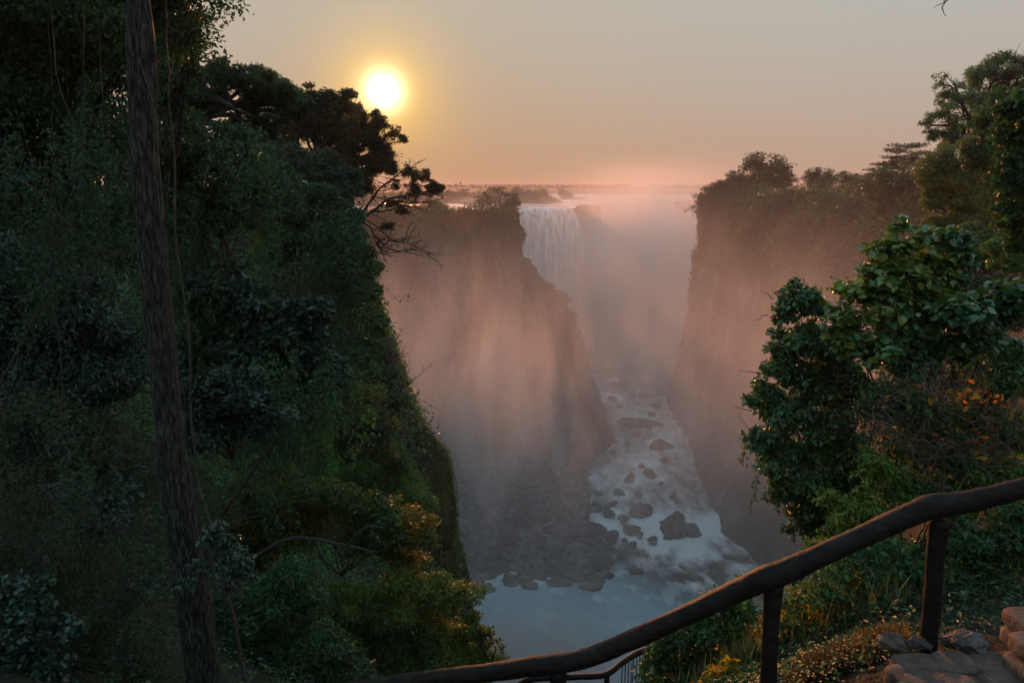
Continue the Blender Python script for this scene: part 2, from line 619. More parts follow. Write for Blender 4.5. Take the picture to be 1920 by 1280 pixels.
gx = stretch_axis(-120, 150, 300, -2, 2.6)
gy = stretch_axis(-40, 195, 320, 22, 1.9)
X_, Y_ = np.meshgrid(gx, gy, indexing='ij')
Z_ = land(X_, Y_)
o = obj('ground', np.stack([X_.ravel(), Y_.ravel(), Z_], 1), grid_faces(len(gx), len(gy))[:, ::-1], M_soil, None, True)
tag(o, kind='structure')

# ------------------------------------------------------------------ gorge walls: lofts from rim to foot
def loft(name, rim, foot, hcurve, zc, nu=160, nv=90, amp=4.0, mat=None, kind='structure', freq=.045, ribs=1.0, seed=0.0):
    """hcurve(t, u): share of the way from rim to foot at depth share t"""
    R_ = smoothline(rim, nu); B_ = smoothline(foot, nu)
    t = np.linspace(0, 1, nv)
    u = np.linspace(0, 1, nu)
    T, U = np.meshgrid(t, u)
    H = hcurve(T, U)
    xy = R_[:, None, :2] * (1 - H[..., None]) + B_[:, None, :2] * H[..., None]
    z = R_[:, None, 2] * (1 - T) + B_[:, None, 2] * T
    V = np.concatenate([xy, z[..., None]], -1)
    du = np.gradient(V, axis=0); dv = np.gradient(V, axis=1)
    nrm = unit(np.cross(dv, du))
    flat = V.reshape(-1, 3)
    f = fbm(flat * np.array([freq, freq, freq * .5]) + seed, 6, .6)
    blk = np.round(fbm(flat * np.array([.11, .11, .06]) + 40 + seed, 3) * 4) / 4
    rib = np.abs(fbm(flat * np.array([.16, .16, .02]) + 5 + seed, 3)) * ribs
    led = fbm(flat * np.array([.03, .03, .22]) + 9 + seed, 4)
    env = np.minimum(1, np.sin(math.pi * np.clip(T, .0, 1)) * 2 + .25).ravel()
    d = (f * amp - rib * amp * .5 + led * amp * .35 + blk * amp * .28) * env
    flat = flat + nrm.reshape(-1, 3) * d[:, None]
    o = obj(name, flat, grid_faces(nu, nv), mat or M_cliff, None, True)
    tag(o, kind=kind)
    return o, flat.reshape(nu, nv, 3), nrm


# mid-gorge buttress : silhouette of its nose measured at 255 m
sil = np.array([P(x, y, 255) for x, y in ((960, 400), (975, 480), (1003, 530), (1046, 562), (1064, 600), (1096, 660), (1116, 720), (1142, 772), (1163, 835))])
st = (sil[:, 2] - sil[0, 2]) / (sil[-1, 2] - sil[0, 2])
sh = (sil[:, 0] - sil[0, 0]) / (sil[-1, 0] - sil[0, 0])
ZR = -90.0
foot_r = [(sil[-1, 0], 250, ZR - 3)]
rimB = np.array([(-120, 190, -8.5), (-85, 205, -8), (-55, 212, -8), (-30, 222, -8), (-12, 236, -8.5), (-2, 250, -9.5), (1, 262, -10), (-2, 285, -10), (-6, 320, -11), (-9, 350, -12)])
footB = np.array([(-115, 172, -84), (-80, 188, -84), (-50, 195, -83), (-24, 203, -83), (2, 210, -85), (27, 228, -91), (39.5, 255, -93), (34, 300, -93), (18, 335, -93), (6, 358, -93)])


def hB(T, U):
    nose = np.interp(T, st, sh)
    face = T ** 1.2 * .8 + .2 * T
    w = np.clip((U - .35) / .2, 0, 1)
    return face * (1 - w) + nose * w


_, VB, _ = loft('buttress_cliff', rimB, footB, hB, None, 460, 240, 6.2)

# right wall
silR = np.array([P(x, y, 288) for x, y in ((1312, 392), (1311, 480), (1300, 525), (1290, 620), (1276, 700), (1256, 795))])
sr_t = (silR[:, 2] - silR[0, 2]) / (silR[-1, 2] - silR[0, 2])
sr_h = (silR[:, 0] - silR[0, 0]) / (silR[-1, 0] - silR[0, 0])
fR = [Pz(x, y, -90.5) for x, y in ((1262, 800), (1292, 860), (1318, 940), (1350, 1000), (1405, 1048), (1500, 1080))]
rimR = np.array([(190, 420, -8), (120, 352, -8), (80, 308, -8), (73.5, 286, -8), (76, 262, -7), (82, 238, -6), (86, 210, -6), (88, 180, -6), (86, 150, -7), (80, 128, -9), (74, 112, -10)])
footR = np.array([(180, 400, -92), (108, 345, -92), (68, 306, -92), tuple(fR[0][:2]) + (-92,), tuple(fR[1][:2]) + (-92,), tuple(fR[2][:2]) + (-92,), tuple(fR[3][:2]) + (-92,),
                  tuple(fR[4][:2]) + (-92,), (62, 150, -92), (58, 128, -92), (52, 108, -92)])


def hR(T, U):
    nose = np.interp(T, sr_t, sr_h)
    face = np.interp(T, [0, .12, .25, .5, .8, 1], [0, .30, .42, .58, .8, 1])
    w = np.clip((U - .33) / .12, 0, 1)
    return nose * (1 - w) + face * w


_, VR, _ = loft('east_cliff', rimR, footR, hR, None, 440, 220, 4.4, seed=31.0)

# wall the falls pour over
brink = np.array([(-9, 350, -12), (-3, 362, -12.3), (2, 368, -12.6), (12, 374, -12.6), (22, 380, -12.6), (30, 386, -12.6), (34, 400, -12), (38, 430, -12), (46, 455, -12.4), (62, 470, -12.8), (84, 492, -12.4), (120, 540, -12), (200, 640, -12)])
footF = brink + np.array([(14, -4, 0), (14, -5, 0), (14, -6, 0), (13, -6, 0), (13, -6, 0), (14, -4, 0), (14, 0, 0), (14, -2, 0), (14, -6, 0), (14, -8, 0), (14, -8, 0), (14, -8, 0), (14, -8, 0)])
footF[:, 2] = -93
_, VF, _ = loft('falls_cliff', brink, footF, lambda T, U: T ** 1.1, None, 200, 80, 2.2, seed=60.0)

# plateaus
def sheet(name, outline, z, mat, kind='structure', amp=.0, thick=None):
    v = np.array([(x, y, z) for x, y in outline], float)
    me = bpy.data.meshes.new(name)
    me.from_pydata([tuple(a) for a in v], [], [tuple(range(len(v)))])
    me.materials.append(mat)
    o = bpy.data.objects.new(name, me); COL.objects.link(o)
    return tag(o, kind=kind)


rb = VB[:, 0, :]
rr_ = VR[:, 0, :]
rf_ = VF[:, 0, :]


def plateau(name, edge, far, nv, mat, amp=.5, raise_=0.0):
    """strip of land from a rim edge (N,3) to a far line (N,3)"""
    t = np.linspace(0, 1, nv) ** 1.7
    V = edge[:, None, :] * (1 - t)[None, :, None] + far[:, None, :] * t[None, :, None]
    fl = V.reshape(-1, 3)
    e = np.tile(np.minimum(1, t * 14), len(edge))
    fl[:, 2] += fbm(fl * np.array([.03, .03, 0]), 4) * amp * e
    o = obj(name, fl, grid_faces(len(edge), nv)[:, ::-1], mat, None, True)
    tag(o, kind='structure')
    return o, fl.reshape(len(edge), nv, 3)


eR = rr_.copy()
fa = np.linspace(0, 1, len(eR))[:, None]
farR = np.array([(3600, 5200, -10)]) * (1 - fa) + np.array([(1700, 60, 14)]) * fa
plateau('east_plateau', eR, farR, 60, M_plain, 1.5)
eB = rb.copy()
fb = np.linspace(0, 1, len(eB))[:, None]
farB = np.array([(-700, 180, -9)]) * (1 - fb) + np.array([(-700, 420, -12)]) * fb
plateau('buttress_plateau', eB, farB, 40, M_plain, .6)
# left country behind the near bluff
tag(obj('west_terrain', np.array([(-119, -39, -2), (-119, 194, -8), (-1500, 194, 10), (-1500, -39, 20)], float), np.array([[0, 1, 2, 3]]), M_plain), kind='structure')

# ------------------------------------------------------------------ water
def water_mat(name, deep, foam_lo, foam_hi, scale, stretch=(1, 1, 1), bscale=1.2, bdist=.25, foamcol=(.72, .72, .72), rough=.12):
    m, nt, N, L, pb = mat_base(name)
    f = add_noise(nt, scale, 8, .68, stretch=stretch)
    fo = ramp(nt, f, [(foam_lo, (0, 0, 0)), (foam_hi, (1, 1, 1))])
    mx = N.new('ShaderNodeMix'); mx.data_type = 'RGBA'
    L.new(fo, mx.inputs[0]); mx.inputs[6].default_value = (*deep, 1); mx.inputs[7].default_value = (*foamcol, 1)
    L.new(mx.outputs[2], pb.inputs['Base Color'])
    rg = N.new('ShaderNodeMapRange'); L.new(fo, rg.inputs[0]); rg.inputs[3].default_value = rough; rg.inputs[4].default_value = .8
    L.new(rg.outputs[0], pb.inputs['Roughness'])
    f2 = add_noise(nt, bscale, 6, .6, stretch=stretch)
    bump(nt, f2, .9, bdist, pb)
    return m


M_river = water_mat('upper_river_water', (.09, .085, .08), .40, .62, .08, (1, .35, 1), .5, .3)

# attribute-driven rapids: the foam mask is where the mesh is steep or behind rocks
def rapid_mat():
    m, nt, N, L, pb = mat_base('gorge_water')
    a = N.new('ShaderNodeAttribute'); a.attribute_name = 'tint'
    sp = N.new('ShaderNodeSeparateColor'); L.new(a.outputs['Color'], sp.inputs[0])
    f = add_noise(nt, .34, 10, .74, stretch=(1, .42, 1))
    ad = N.new('ShaderNodeMath'); ad.operation = 'ADD'; L.new(f, ad.inputs[0]); L.new(sp.outputs[0], ad.inputs[1])
    fo = ramp(nt, ad.outputs[0], [(.40, (0, 0, 0)), (.60, (.34, .34, .34)), (.74, (.75, .75, .75)), (.92, (1, 1, 1))])
    mx = N.new('ShaderNodeMix'); mx.data_type = 'RGBA'
    dm = N.new('ShaderNodeMix'); dm.data_type = 'RGBA'; L.new(sp.outputs[1], dm.inputs[0]); dm.inputs[6].default_value = (.32, .50, .57, 1); dm.inputs[7].default_value = (.055, .044, .038, 1)
    L.new(dm.outputs[2], mx.inputs[6])
    L.new(fo, mx.inputs[0]); mx.inputs[7].default_value = (.88, .88, .87, 1)
    L.new(mx.outputs[2], pb.inputs['Base Color'])
    rg = N.new('ShaderNodeMapRange'); L.new(fo, rg.inputs[0]); rg.inputs[3].default_value = .14; rg.inputs[4].default_value = .8
    L.new(rg.outputs[0], pb.inputs['Roughness'])
    f2 = add_noise(nt, .9, 7, .65, stretch=(1, .7, 1))
    bump(nt, f2, 1.0, .7, pb)
    return m


M_rapid = rapid_mat()
wx = np.linspace(-60, 190, 420); wy = np.linspace(55, 700, 800)
XX, YY = np.meshgrid(wx, wy, indexing='ij')
xf, yf = XX.ravel(), YY.ravel()
riv = np.clip((yf - 165) / 30, 0, 1)
step = 1.6 / (1 + np.exp(-(yf - 187 - 4 * fbm(np.stack([xf * .08, yf * .02, xf * 0], 1), 2)) / 1.6))
zz = ZR - .6 + step + .012 * np.clip(yf - 190, 0, None)
p3 = np.stack([xf * .16, yf * .10, xf * 0], 1)
w1 = fbm(p3 * 2.2, 4); w2 = fbm(p3 * .7 + 4, 3)
zz = zz + riv * (w1 * .9 + w2 * .6) + (1 - riv) * (w1 * .30 + fbm(np.stack([xf * .5, yf * .3, xf * 0], 1), 3) * .15)
foam = riv * (.09 + .10 * np.clip(w1, -1, 1) + .22 * w2) - (1 - riv) * .10
foam += .42 * np.exp(-((yf - 184) / 5.5) ** 2) * np.clip((xf - 18) / 5, 0, 1)
foam += .16 * np.exp(-((xf - 44) / 9) ** 2 - ((yf - 168) / 12) ** 2)
foam += .26 * np.exp(-((yf - 158) / 5) ** 2 - ((xf - 4) / 11) ** 2)
foam += (1 - riv) * .22 * np.clip(fbm(np.stack([xf * .16 + fbm(np.stack([xf * .1, yf * .1, xf * 0], 1), 2), yf * .42, xf * 0 + 3], 1), 5), -.2, .8)
foam += .10 * np.exp(-((yf - 118) / 15) ** 2)
BLD = [(Pz(a, b, ZR)[0], Pz(a, b, ZR)[1], r_) for a, b, r_ in ((1264, 1000, 5), (1298, 1005, 4), (1203, 970, 4), (1181, 905, 3), (1217, 895, 3), (1203, 880, 3), (1159, 930, 2.5), (1182, 998, 4), (1196, 795, 6), (1238, 838, 5), (1148, 752, 4),
       (1225, 1015, 2.5), (1168, 975, 2.5))]
for bx_, by_, r_ in BLD:
    foam += .30 * np.exp(-((xf - bx_ - .3) / r_) ** 2 - ((yf - by_ + 1.5) / (r_ * 1.5)) ** 2)
brown = np.clip((yf - 142 + .9 * (xf - 34) * (xf > 20)) / 22, 0, 1) * np.clip((xf - 8) / 14, 0, 1)
swirl = fbm(np.stack([xf * .35 + 1.6 * fbm(np.stack([xf * .12, yf * .12, xf * 0], 1), 3), yf * .22, xf * 0], 1), 4)
foam += brown * (1 - riv) * (.10 + .55 * np.clip(swirl, -.3, .6))
o = obj('gorge_water', np.stack([xf, yf, zz], 1), grid_faces(420, 800)[:, ::-1], M_rapid, None, True, np.stack([foam, brown, foam], 1))
tag(o, kind='structure')

# upstream river: from the brink back over the plain, to the horizon the plain
t = np.linspace(0, 1, 70) ** 2.2
far = np.stack([np.linspace(-3400, 3400, len(rf_)), np.full(len(rf_), 6400.0), np.full(len(rf_), -13.0)], 1)
V = rf_[:, None, :] * (1 - t)[None, :, None] + far[:, None, :] * t[None, :, None]
fl = V.reshape(-1, 3)
e = np.tile(np.minimum(1, t * 30), len(rf_))
fl[:, 2] += (-.1 + .35 * fbm(fl * np.array([.12, .05, 0]), 3)) * np.minimum(1, e) * (fl[:, 1] < 900)
tag(obj('river', fl, grid_faces(len(rf_), 70)[:, ::-1], M_river, None, True), kind='structure')
# plain beyond the river
def plain_strip(name, x0, x1, y0, y1, z, nx=60, ny=40, amp=1.5, mat=None):
    a = np.linspace(x0, x1, nx); b = y0 + (y1 - y0) * np.linspace(0, 1, ny) ** 1.8
    A, B = np.meshgrid(a, b, indexing='ij')
    q = np.stack([A.ravel(), B.ravel(), np.zeros(A.size)], 1)
    edge = np.minimum(1, np.tile(np.linspace(0, 1, ny) * 10, nx))
    q[:, 2] = z - 2.5 * (1 - edge) + amp * np.abs(fbm(q * .01, 3)) * edge
    return tag(obj(name, q, grid_faces(nx, ny)[:, ::-1], mat or M_plain, None, True), kind='structure')


plain_strip('plain', -5200, 5200, 900, 7000, -11.5, amp=2.5)
plain_strip('river_bank', -1100, 34, 492, 1100, -11.6, 90, 30, 1.2)

# falls: curtain meshes with thickness of their own, pouring out from the brink
def fall_mat():
    m, nt, N, L, pb = mat_base('falling_water')
    f = add_noise(nt, .55, 8, .65, stretch=(1, 1, .07))
    c = ramp(nt, f, [(.30, (.20, .19, .19)), (.45, (.55, .54, .54)), (.62, (.85, .85, .85))])
    L.new(c, pb.inputs['Base Color']); pb.inputs['Roughness'].default_value = .6
    al = ramp(nt, add_noise(nt, .8, 6, .6, stretch=(1, 1, .05)), [(.30, (0, 0, 0)), (.42, (1, 1, 1))])
    L.new(al, pb.inputs['Alpha'])
    tr = N.new('ShaderNodeBsdfTranslucent'); tr.inputs[0].default_value = (.8, .8, .8, 1)
    bump(nt, f, 1.0, .8, pb)
    return m


M_fall = fall_mat()


def waterfall(name, label, pts, out, nu=90, nv=70, top=.0, drop=76):
    c = smoothline(pts, nu)
    d = np.gradient(c[:, :2], axis=0)
    n2 = unit(np.stack([d[:, 1], -d[:, 0]], 1))
    if n2[:, 1].mean() > 0: n2 = -n2
    t = np.linspace(0, 1, nv)
    V = np.zeros((nu, nv, 3))
    uu = np.arange(nu)
    per = fbm(np.stack([uu * .23, uu * 0 + 3, uu * 0], 1), 4)
    per2 = fbm(np.stack([uu * .9, uu * 0 + 8, uu * 0], 1), 3)
    for j, tt in enumerate(t):
        o_ = -1.2 + (tt ** .5) * out * (1 + .35 * per) + per2 * .5 * tt ** .3
        V[:, j, :2] = c[:, :2] + n2 * o_[:, None]
        V[:, j, 0] += np.linspace(0, 1, nu) * 10 * tt ** .8
        V[:, j, 2] = c[:, 2] + .5 - drop * tt ** 1.6 + .25 * per2
    r = thing(name, label, 'waterfall', (c[nu // 2][0], c[nu // 2][1], -88))
    obj('water_curtain', V.reshape(-1, 3), grid_faces(nu, nv), M_fall, r, True)
    V2 = V.copy(); V2[:, :, :2] -= n2[:, None, :] * .9
    obj('back_curtain', V2.reshape(-1, 3), grid_faces(nu, nv), M_fall, r, True)
    return r


waterfall('waterfall', 'broad white waterfall pouring over the brink beside the central buttress', [(-1, 364, -12.3), (4, 368.6, -12.5), (12, 374, -12.6), (22, 380, -12.6), (30, 386, -12.6)], 9)
waterfall('waterfall', 'farther faint waterfall almost lost in the spray', [(54, 463, -12.6), (62, 470, -12.8), (74, 481, -12.6), (86, 494, -12.4), (112, 530, -12.2)], 8)

# ------------------------------------------------------------------ rocks
def rock_mesh(c, r, seed, sub=3, mb=None, flat=.75):
    import bmesh
    bm = bmesh.new()
    bmesh.ops.create_icosphere(bm, subdivisions=sub, radius=1)
    v = np.array([a.co[:] for a in bm.verts]); f = np.array([[x.index for x in q.verts] for q in bm.faces])
    bm.free()
    d = fbm(v * 1.3 + seed * 7.1, 3)
    # facet by clipping with random planes
    g = np.random.default_rng(int(seed * 1000) % 99991)
    for _ in range(16):
        n = unit(g.normal(size=3) * np.array([1, 1, .7])); k = g.uniform(.62, .95)
        s = v @ n
        v = v - np.outer(np.clip(s - k, 0, None), n)
    v = v * (1 + .55 * d[:, None]) + unit(v) * (.26 * (.5 - np.abs(fbm(v * 2.1 + seed, 4))) + .10 * fbm(v * 5 + seed, 3))[:, None]
    v[:, :2] *= (1 - .42 * np.clip(v[:, 2:3], -1, 1))
    v[:, 0] += .25 * g.normal() * v[:, 2]
    v = v * np.array(np.broadcast_to(r, 3)) * np.array([1, 1, flat])
    v = v + np.asarray(c)
    if mb is not None:
        mb.add(v, None, f)
        return
    return v, f


def boulder(label, px, py, rpx, seed, squash=.8, group=None, zofs=0, wide=1.0):
    c = Pz(px, py, ZR + .8 + zofs)
    if c[1] > 187:                       # above the whitewater step the river stands higher
        c = Pz(px, py, ZR + 1.9 + .012 * (c[1] - 190) + zofs)
    w = rpx * np.linalg.norm(c) / F
    r = thing('boulder', label, 'boulder', (c[0], c[1], c[2]), group)
    v, f = rock_mesh((c[0], c[1], c[2]), (w * wide, w, w), seed, 4, None, squash)
    # one-mesh thing
    bpy.data.objects.remove(r)
    o = obj('boulder', v, f, M_rock, None, False)
    tag(o, label, 'boulder', group)


RG = 'boulders standing in the rapids'
boulder('biggest dark boulder in the river, at the head of the whitewater step', 1264, 985, 27, 1.1, 1.15, RG, .5, 1.05)
boulder('lower shoulder of rock leaning on the right of the biggest river boulder', 1298, 992, 15, 1.7, .9, RG)
boulder('broad peaked boulder left of the biggest one in the river', 1203, 957, 18, 2.2, .85, RG, 0, 1.25)
boulder('upright pointed rock in the middle of the rapids', 1181, 897, 10, 3.3, 1.35, RG)
boulder('blocky boulder just right of the upright pointed rock', 1217, 886, 12, 4.1, .9, RG)
boulder('low flat rock just above the blocky boulder in the rapids', 1203, 873, 8, 4.9, .6, RG)
boulder('small round rock near the foot of the buttress, below the pointed one', 1159, 921, 8, 5.2, .8, RG)
boulder('flat dark slab at the left edge of the whitewater step', 1182, 990, 13, 6.5, .45, RG, 0, 1.3)
boulder('long low reef crossing the upper rapids', 1196, 790, 17, 7.2, .45, RG, 0, 2.0)
boulder('low rocks where the upper rapids meet the right cliff foot', 1238, 833, 16, 8.8, .6, RG, 0, 1.2)
boulder('dark rock against the nose of the buttress beside the upper rapids', 1148, 747, 9, 9.4, .7, RG)
for k, (x, y, r) in enumerate(((1150, 720, 6), (1170, 726, 5), (1205, 742, 5), (1190, 812, 5), (1216, 800, 5), (1150, 846, 5), (1168, 970, 7), (1225, 1010, 6), (1148, 1000, 8), (1230, 760, 5), (1186, 738, 4), (1160, 760, 5), (1222, 776, 6), (1176, 830, 4), (1244, 862, 6), (1195, 925, 5), (1240, 905, 4), (1262, 930, 5), (1142, 960, 8), (1200, 1000, 5), (1186, 1020, 7), (1165, 1035, 8), (1172, 1012, 5))):
    boulder('small dark rock breaking the white water of the rapids', x, y, r * 1.35, 11 + k * 1.3, .6, 'small rocks in the white water')

# talus below the buttress
def talus(x, y):
    """height of the rubble fan"""
    z = np.interp(y, [150, 158, 166, 185, 205, 225, 245], [-94, -91.2, -89, -86, -81.5, -77, -74])
    right = np.clip((x - 17 + 2.5 * fbm(np.stack([y * .09, x * 0, x * 0], 1), 2)) / 9, 0, 1)
    z = z - 16 * right ** 1.4
    bay = np.clip((-6 - x) / 30, 0, 1)
    return z - bay * 2.0 + 1.1 * fbm(np.stack([x * .12, y * .12, x * 0], 1), 4)


tx = np.linspace(-70, 45, 220); ty = np.linspace(148, 245, 180)
A, B = np.meshgrid(tx, ty, indexing='ij')
ta = talus(A.ravel(), B.ravel()) + .5 * fbm(np.stack([A.ravel() * .6, B.ravel() * .6, A.ravel() * 0], 1), 3)
tag(obj('talus_slope', np.stack([A.ravel(), B.ravel(), ta], 1), grid_faces(220, 180)[:, ::-1], M_rock, None, False), kind='structure')
mb = MB()
n = 1500
qx = rng.uniform(-55, 40, n); qy = 152 + 80 * rng.random(n)
qz = talus(qx, qy)
for k in range(n):
    if qz[k] < -91.5: continue
    rock_mesh((qx[k], qy[k], qz[k] + .1), rng.lognormal(.0, .55) * np.array([1, .8, .8]) * 1.25, k * .37 + .1, 1, mb, .8)
for k in range(70):
    x = rng.normal(19, 4.5); y = rng.uniform(158, 212)
    rock_mesh((x, y, max(float(talus(np.array([x]), np.array([y]))[0]), ZR) - .2), rng.uniform(.8, 2.9) * np.array([1.2, 1, 1]), 600 + k * .71, 3, mb, .75)
for k in range(46):
    x = rng.uniform(-26, 20); y = 157 + rng.normal(0, 2.0)
    rock_mesh((x, y, ZR - .2), rng.uniform(.6, 2.0) * np.array([1.3, 1, .8]), 700 + k * .71, 2, mb, .7)
tag(mb.build('rubble', M_rock), 'dark wet rubble heaped between the buttress foot and the pool', 'rubble', None, 'stuff')

# ------------------------------------------------------------------ ground cover over the near slopes (uncountable)
def cover(name, label, n, region, size0, pal, mat, seed, up=.8, lift=.5, gapn=-.9, shape='kite', facing=True, smin=.07, k=.0058):
    x0, x1, y0, y1 = region
    m = int(n * 2.2)
    y = y0 + (y1 - y0) * rng.random(m) ** 1.0
    x = x0 + (x1 - x0) * rng.random(m)
    d = rimdist(x, y)
    dist = np.hypot(x, y)
    w = np.clip((14 / dist) ** 1.6, 0, 1)
    ppx = 960 + F * x / (y * cP + 1e-3)
    keep = (rng.random(m) < w) & (ppx > -150) & (ppx < 2080) & (d < .8)
    x, y = x[keep][:n], y[keep][:n]
    z = land(x, y)
    e = .35
    zx = (land(x + e, y) - land(x - e, y)) / (2 * e); zy = (land(x, y + e) - land(x, y - e)) / (2 * e)
    nor = unit(np.stack([-zx, -zy, np.ones(len(x))], 1))
    p = np.stack([x, y, z], 1)
    lump = (fbm(p * .5 + seed, 3) + .6).clip(0, 1.5)
    hgt = np.clip(np.hypot(x, y) / 30, .35, 1.6)
    dd = rimdist(x, y)
    p = p + nor * (lift * hgt * lump * rng.random(len(x)) ** .6 * np.clip(.12 - dd / 4, .12, 1))[:, None]
    g = fbm(p * .8 + seed + 9, 3)
    kk = g > gapn
    p, nor = p[kk], nor[kk]
    s = np.maximum(smin, np.linalg.norm(p, axis=1) * k) * rng.uniform(.6, 1.4, len(p))
    nn = unit(nor + np.array([0, 0, up]) + rng.normal(0, .5, p.shape))
    mb = MB()
    leaf_mesh(mb, p, nn, s, tints(p, pal, .5), shape)
    o = mb.build(name, mat, None, False, True)
    tag(o, label, 'undergrowth', None, 'stuff')


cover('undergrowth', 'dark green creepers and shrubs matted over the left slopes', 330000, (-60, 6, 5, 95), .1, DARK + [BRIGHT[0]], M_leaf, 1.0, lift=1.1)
cover('undergrowth', 'brighter green ferns and creepers covering the mossy bluff', 150000, (-26, 2, 30, 72), .1, GREEN + BRIGHT[1:2], M_leaf, 5.0, lift=.6)
cover('undergrowth', 'low leafy weeds between the path and the gorge edge', 110000, (-1, 16, 4.9, 16), .1, DARK[:2] + GREEN[:2] + OLIVE[:1], M_leaf, 8.0, lift=1.05, smin=.034, k=.0046)
cover('undergrowth', 'pale green scrub on the far right bank under the tall trees', 60000, (8, 70, 14, 110), .1, GREEN[:2] + OLIVE[1:2], M_leaf, 12.0, lift=1.6)


# ------------------------------------------------------------------ trees and shrubs of the left slope
def trunk(name, pts, rad, parent, mat=None, sides=14, rough=.06, n=60):
    p = smoothline(pts, n)
    r = np.interp(np.linspace(0, 1, n), np.linspace(0, 1, len(rad)), rad)
    mb = MB(); tube(mb, p, r, sides, rough)
    return mb.build(name, mat or M_bark, parent, True)


def rpx(r, px, py, Y):
    return r * np.linalg.norm(P(px, py, Y)) / F


# the tall straight trunk in front
YT = 8.6
ctrl = [(392, 1420, 41), (384, 1290, 39), (368, 1160, 37), (346, 1010, 33), (326, 860, 30), (306, 680, 27), (288, 500, 25), (272, 330, 24), (268, 190, 27), (264, 80, 26), (255, -40, 20), (248, -220, 18), (242, -420, 15)]
tp = np.array([P(a, b, YT) for a, b, r in ctrl]); tr_ = [rpx(r, 960, 640, YT) * .92 for a, b, r in ctrl]
T = thing('tall_tree', 'tall straight grey-barked tree, the big trunk at the left with a vine hugging it', 'tree', tp[0])
trunk('trunk', tp, tr_, T, None, 48, .022, 260)
top = tp[-1]
lum = [(top + np.array(v), np.array([1.3, 1.3, 1.0])) for v in ((0, 0, 1.2), (-1.6, .4, .6), (1.3, .3, .6), (0, 1.4, .7), (.2, -1.2, .9))]
foliage('crown', lum, 5000, .10, DARK, None, T, shell=.8)
mb = MB(); branches(mb, tp[-2], lum, .09, 3, 3); mb.build('limb', M_bark, T, True)
mb = MB()
for k in range(2):
    q = smoothline([P(a - 8 + k * 6, b, YT - .13) for a, b in ((420, 1310), (384, 1080), (352, 860), (334, 700), (322, 560), (310, 420), (298, 300), (290, 200), (262, 90), (270, -60))], 90)
    q += .03 * fbm(q * 1.7 + k * 5, 3)[:, None]
    tube(mb, q, .009 + .004 * k, 6, .004)
mb.build('climbing_vine', M_twig, T, True)

# hanging lianas: separate ropes from the canopy to the slope
for k, pts in enumerate([
        [(470, 1300, 9.5), (430, 1140, 9.6), (405, 1000, 9.7), (372, 900, 9.8), (362, 780, 9.8), (352, 600, 9.8), (330, 420, 9.8), (318, 200, 9.8), (310, -40, 9.8)],
        [(330, 640, 13), (344, 760, 13), (362, 900, 13), (360, 1040, 13)],
        [(205, 560, 12), (203, 430, 12), (196, 300, 12), (188, 160, 12), (192, -60, 12)],
        [(60, 900, 11), (108, 800, 11), (112, 640, 11), (84, 500, 11), (100, 300, 11), (88, -40, 11)],
        [(158, 740, 12.5), (160, 520, 12.5), (150, 300, 12.5), (160, 80, 12.5), (158, -60, 12.5)],
        [(182, 520, 11.5), (176, 330, 11.5), (118, 170, 11.5), (96, 60, 11.5), (92, -40, 11.5)],
        [(-20, 320, 10.5), (60, 350, 10.5), (110, 400, 10.5), (150, 440, 10.5)],
        [(0, 720, 10), (50, 620, 10), (110, 540, 10), (200, 500, 10)]]):
    q = smoothline([P(*a) for a in pts], 70)
    q = q + np.stack([fbm(q * 1.3 + k * 3 + j * 11, 3) for j in range(3)], 1) * .07
    mb = MB(); tube(mb, q, np.linspace(.022, .010, 70) * (1.2 if k == 0 else .7), 6, .01)
    o = mb.build('liana', M_twig, None, True)
    lab = ['thick liana leaning along the right side of the big trunk down to the ground', 'short loop of vine hanging just right of the big trunk',
           'straight thin liana closest to the left side of the big trunk', 'long wandering liana at the far left edge curling down to the brown thicket',
           'dark liana hanging straight midway between the left edge and the trunk', 'liana bending to the left high in the dark canopy',
           'pale stem slanting down across the far left canopy', 'pale stem arching up through the teal shrubs at the left edge'][k]
    tag(o, lab, 'liana', 'lianas hanging by the big trunk')


def px_plant(name, label, cat, specs, Y, n, size, pal, **kw):
    return plant(name, label, cat, lumps_px(specs, Y), n, size, pal, **kw)


def px_tree(name, label, base, specs, Y, n, size, pal, r0, trunk_ctrl=None, mat=None, group=None, brs=(4, 4), wood=None, lead=None, **kw):
    """base: (px, py, Y) of the foot"""
    lum = lumps_px(specs, Y)
    b = P(*base)
    t = thing(name, label, 'tree', b, group)
    foliage('crown', lum, n, size, pal, mat, t, **kw)
    c = np.mean([l[0] for l in lum], 0)
    fork = P(*lead) if lead else b * .35 + c * .65
    mb = MB(); tube(mb, wiggle(b, fork, 14, np.linalg.norm(fork - b) * .05), np.linspace(r0, r0 * .7, 14), 9, .05 * r0)
    mb.build('trunk', wood or M_bark, t, True)
    mb = MB(); branches(mb, fork, lum, r0 * .5, *brs); mb.build('branch', wood or M_bark, t, True)
    return t


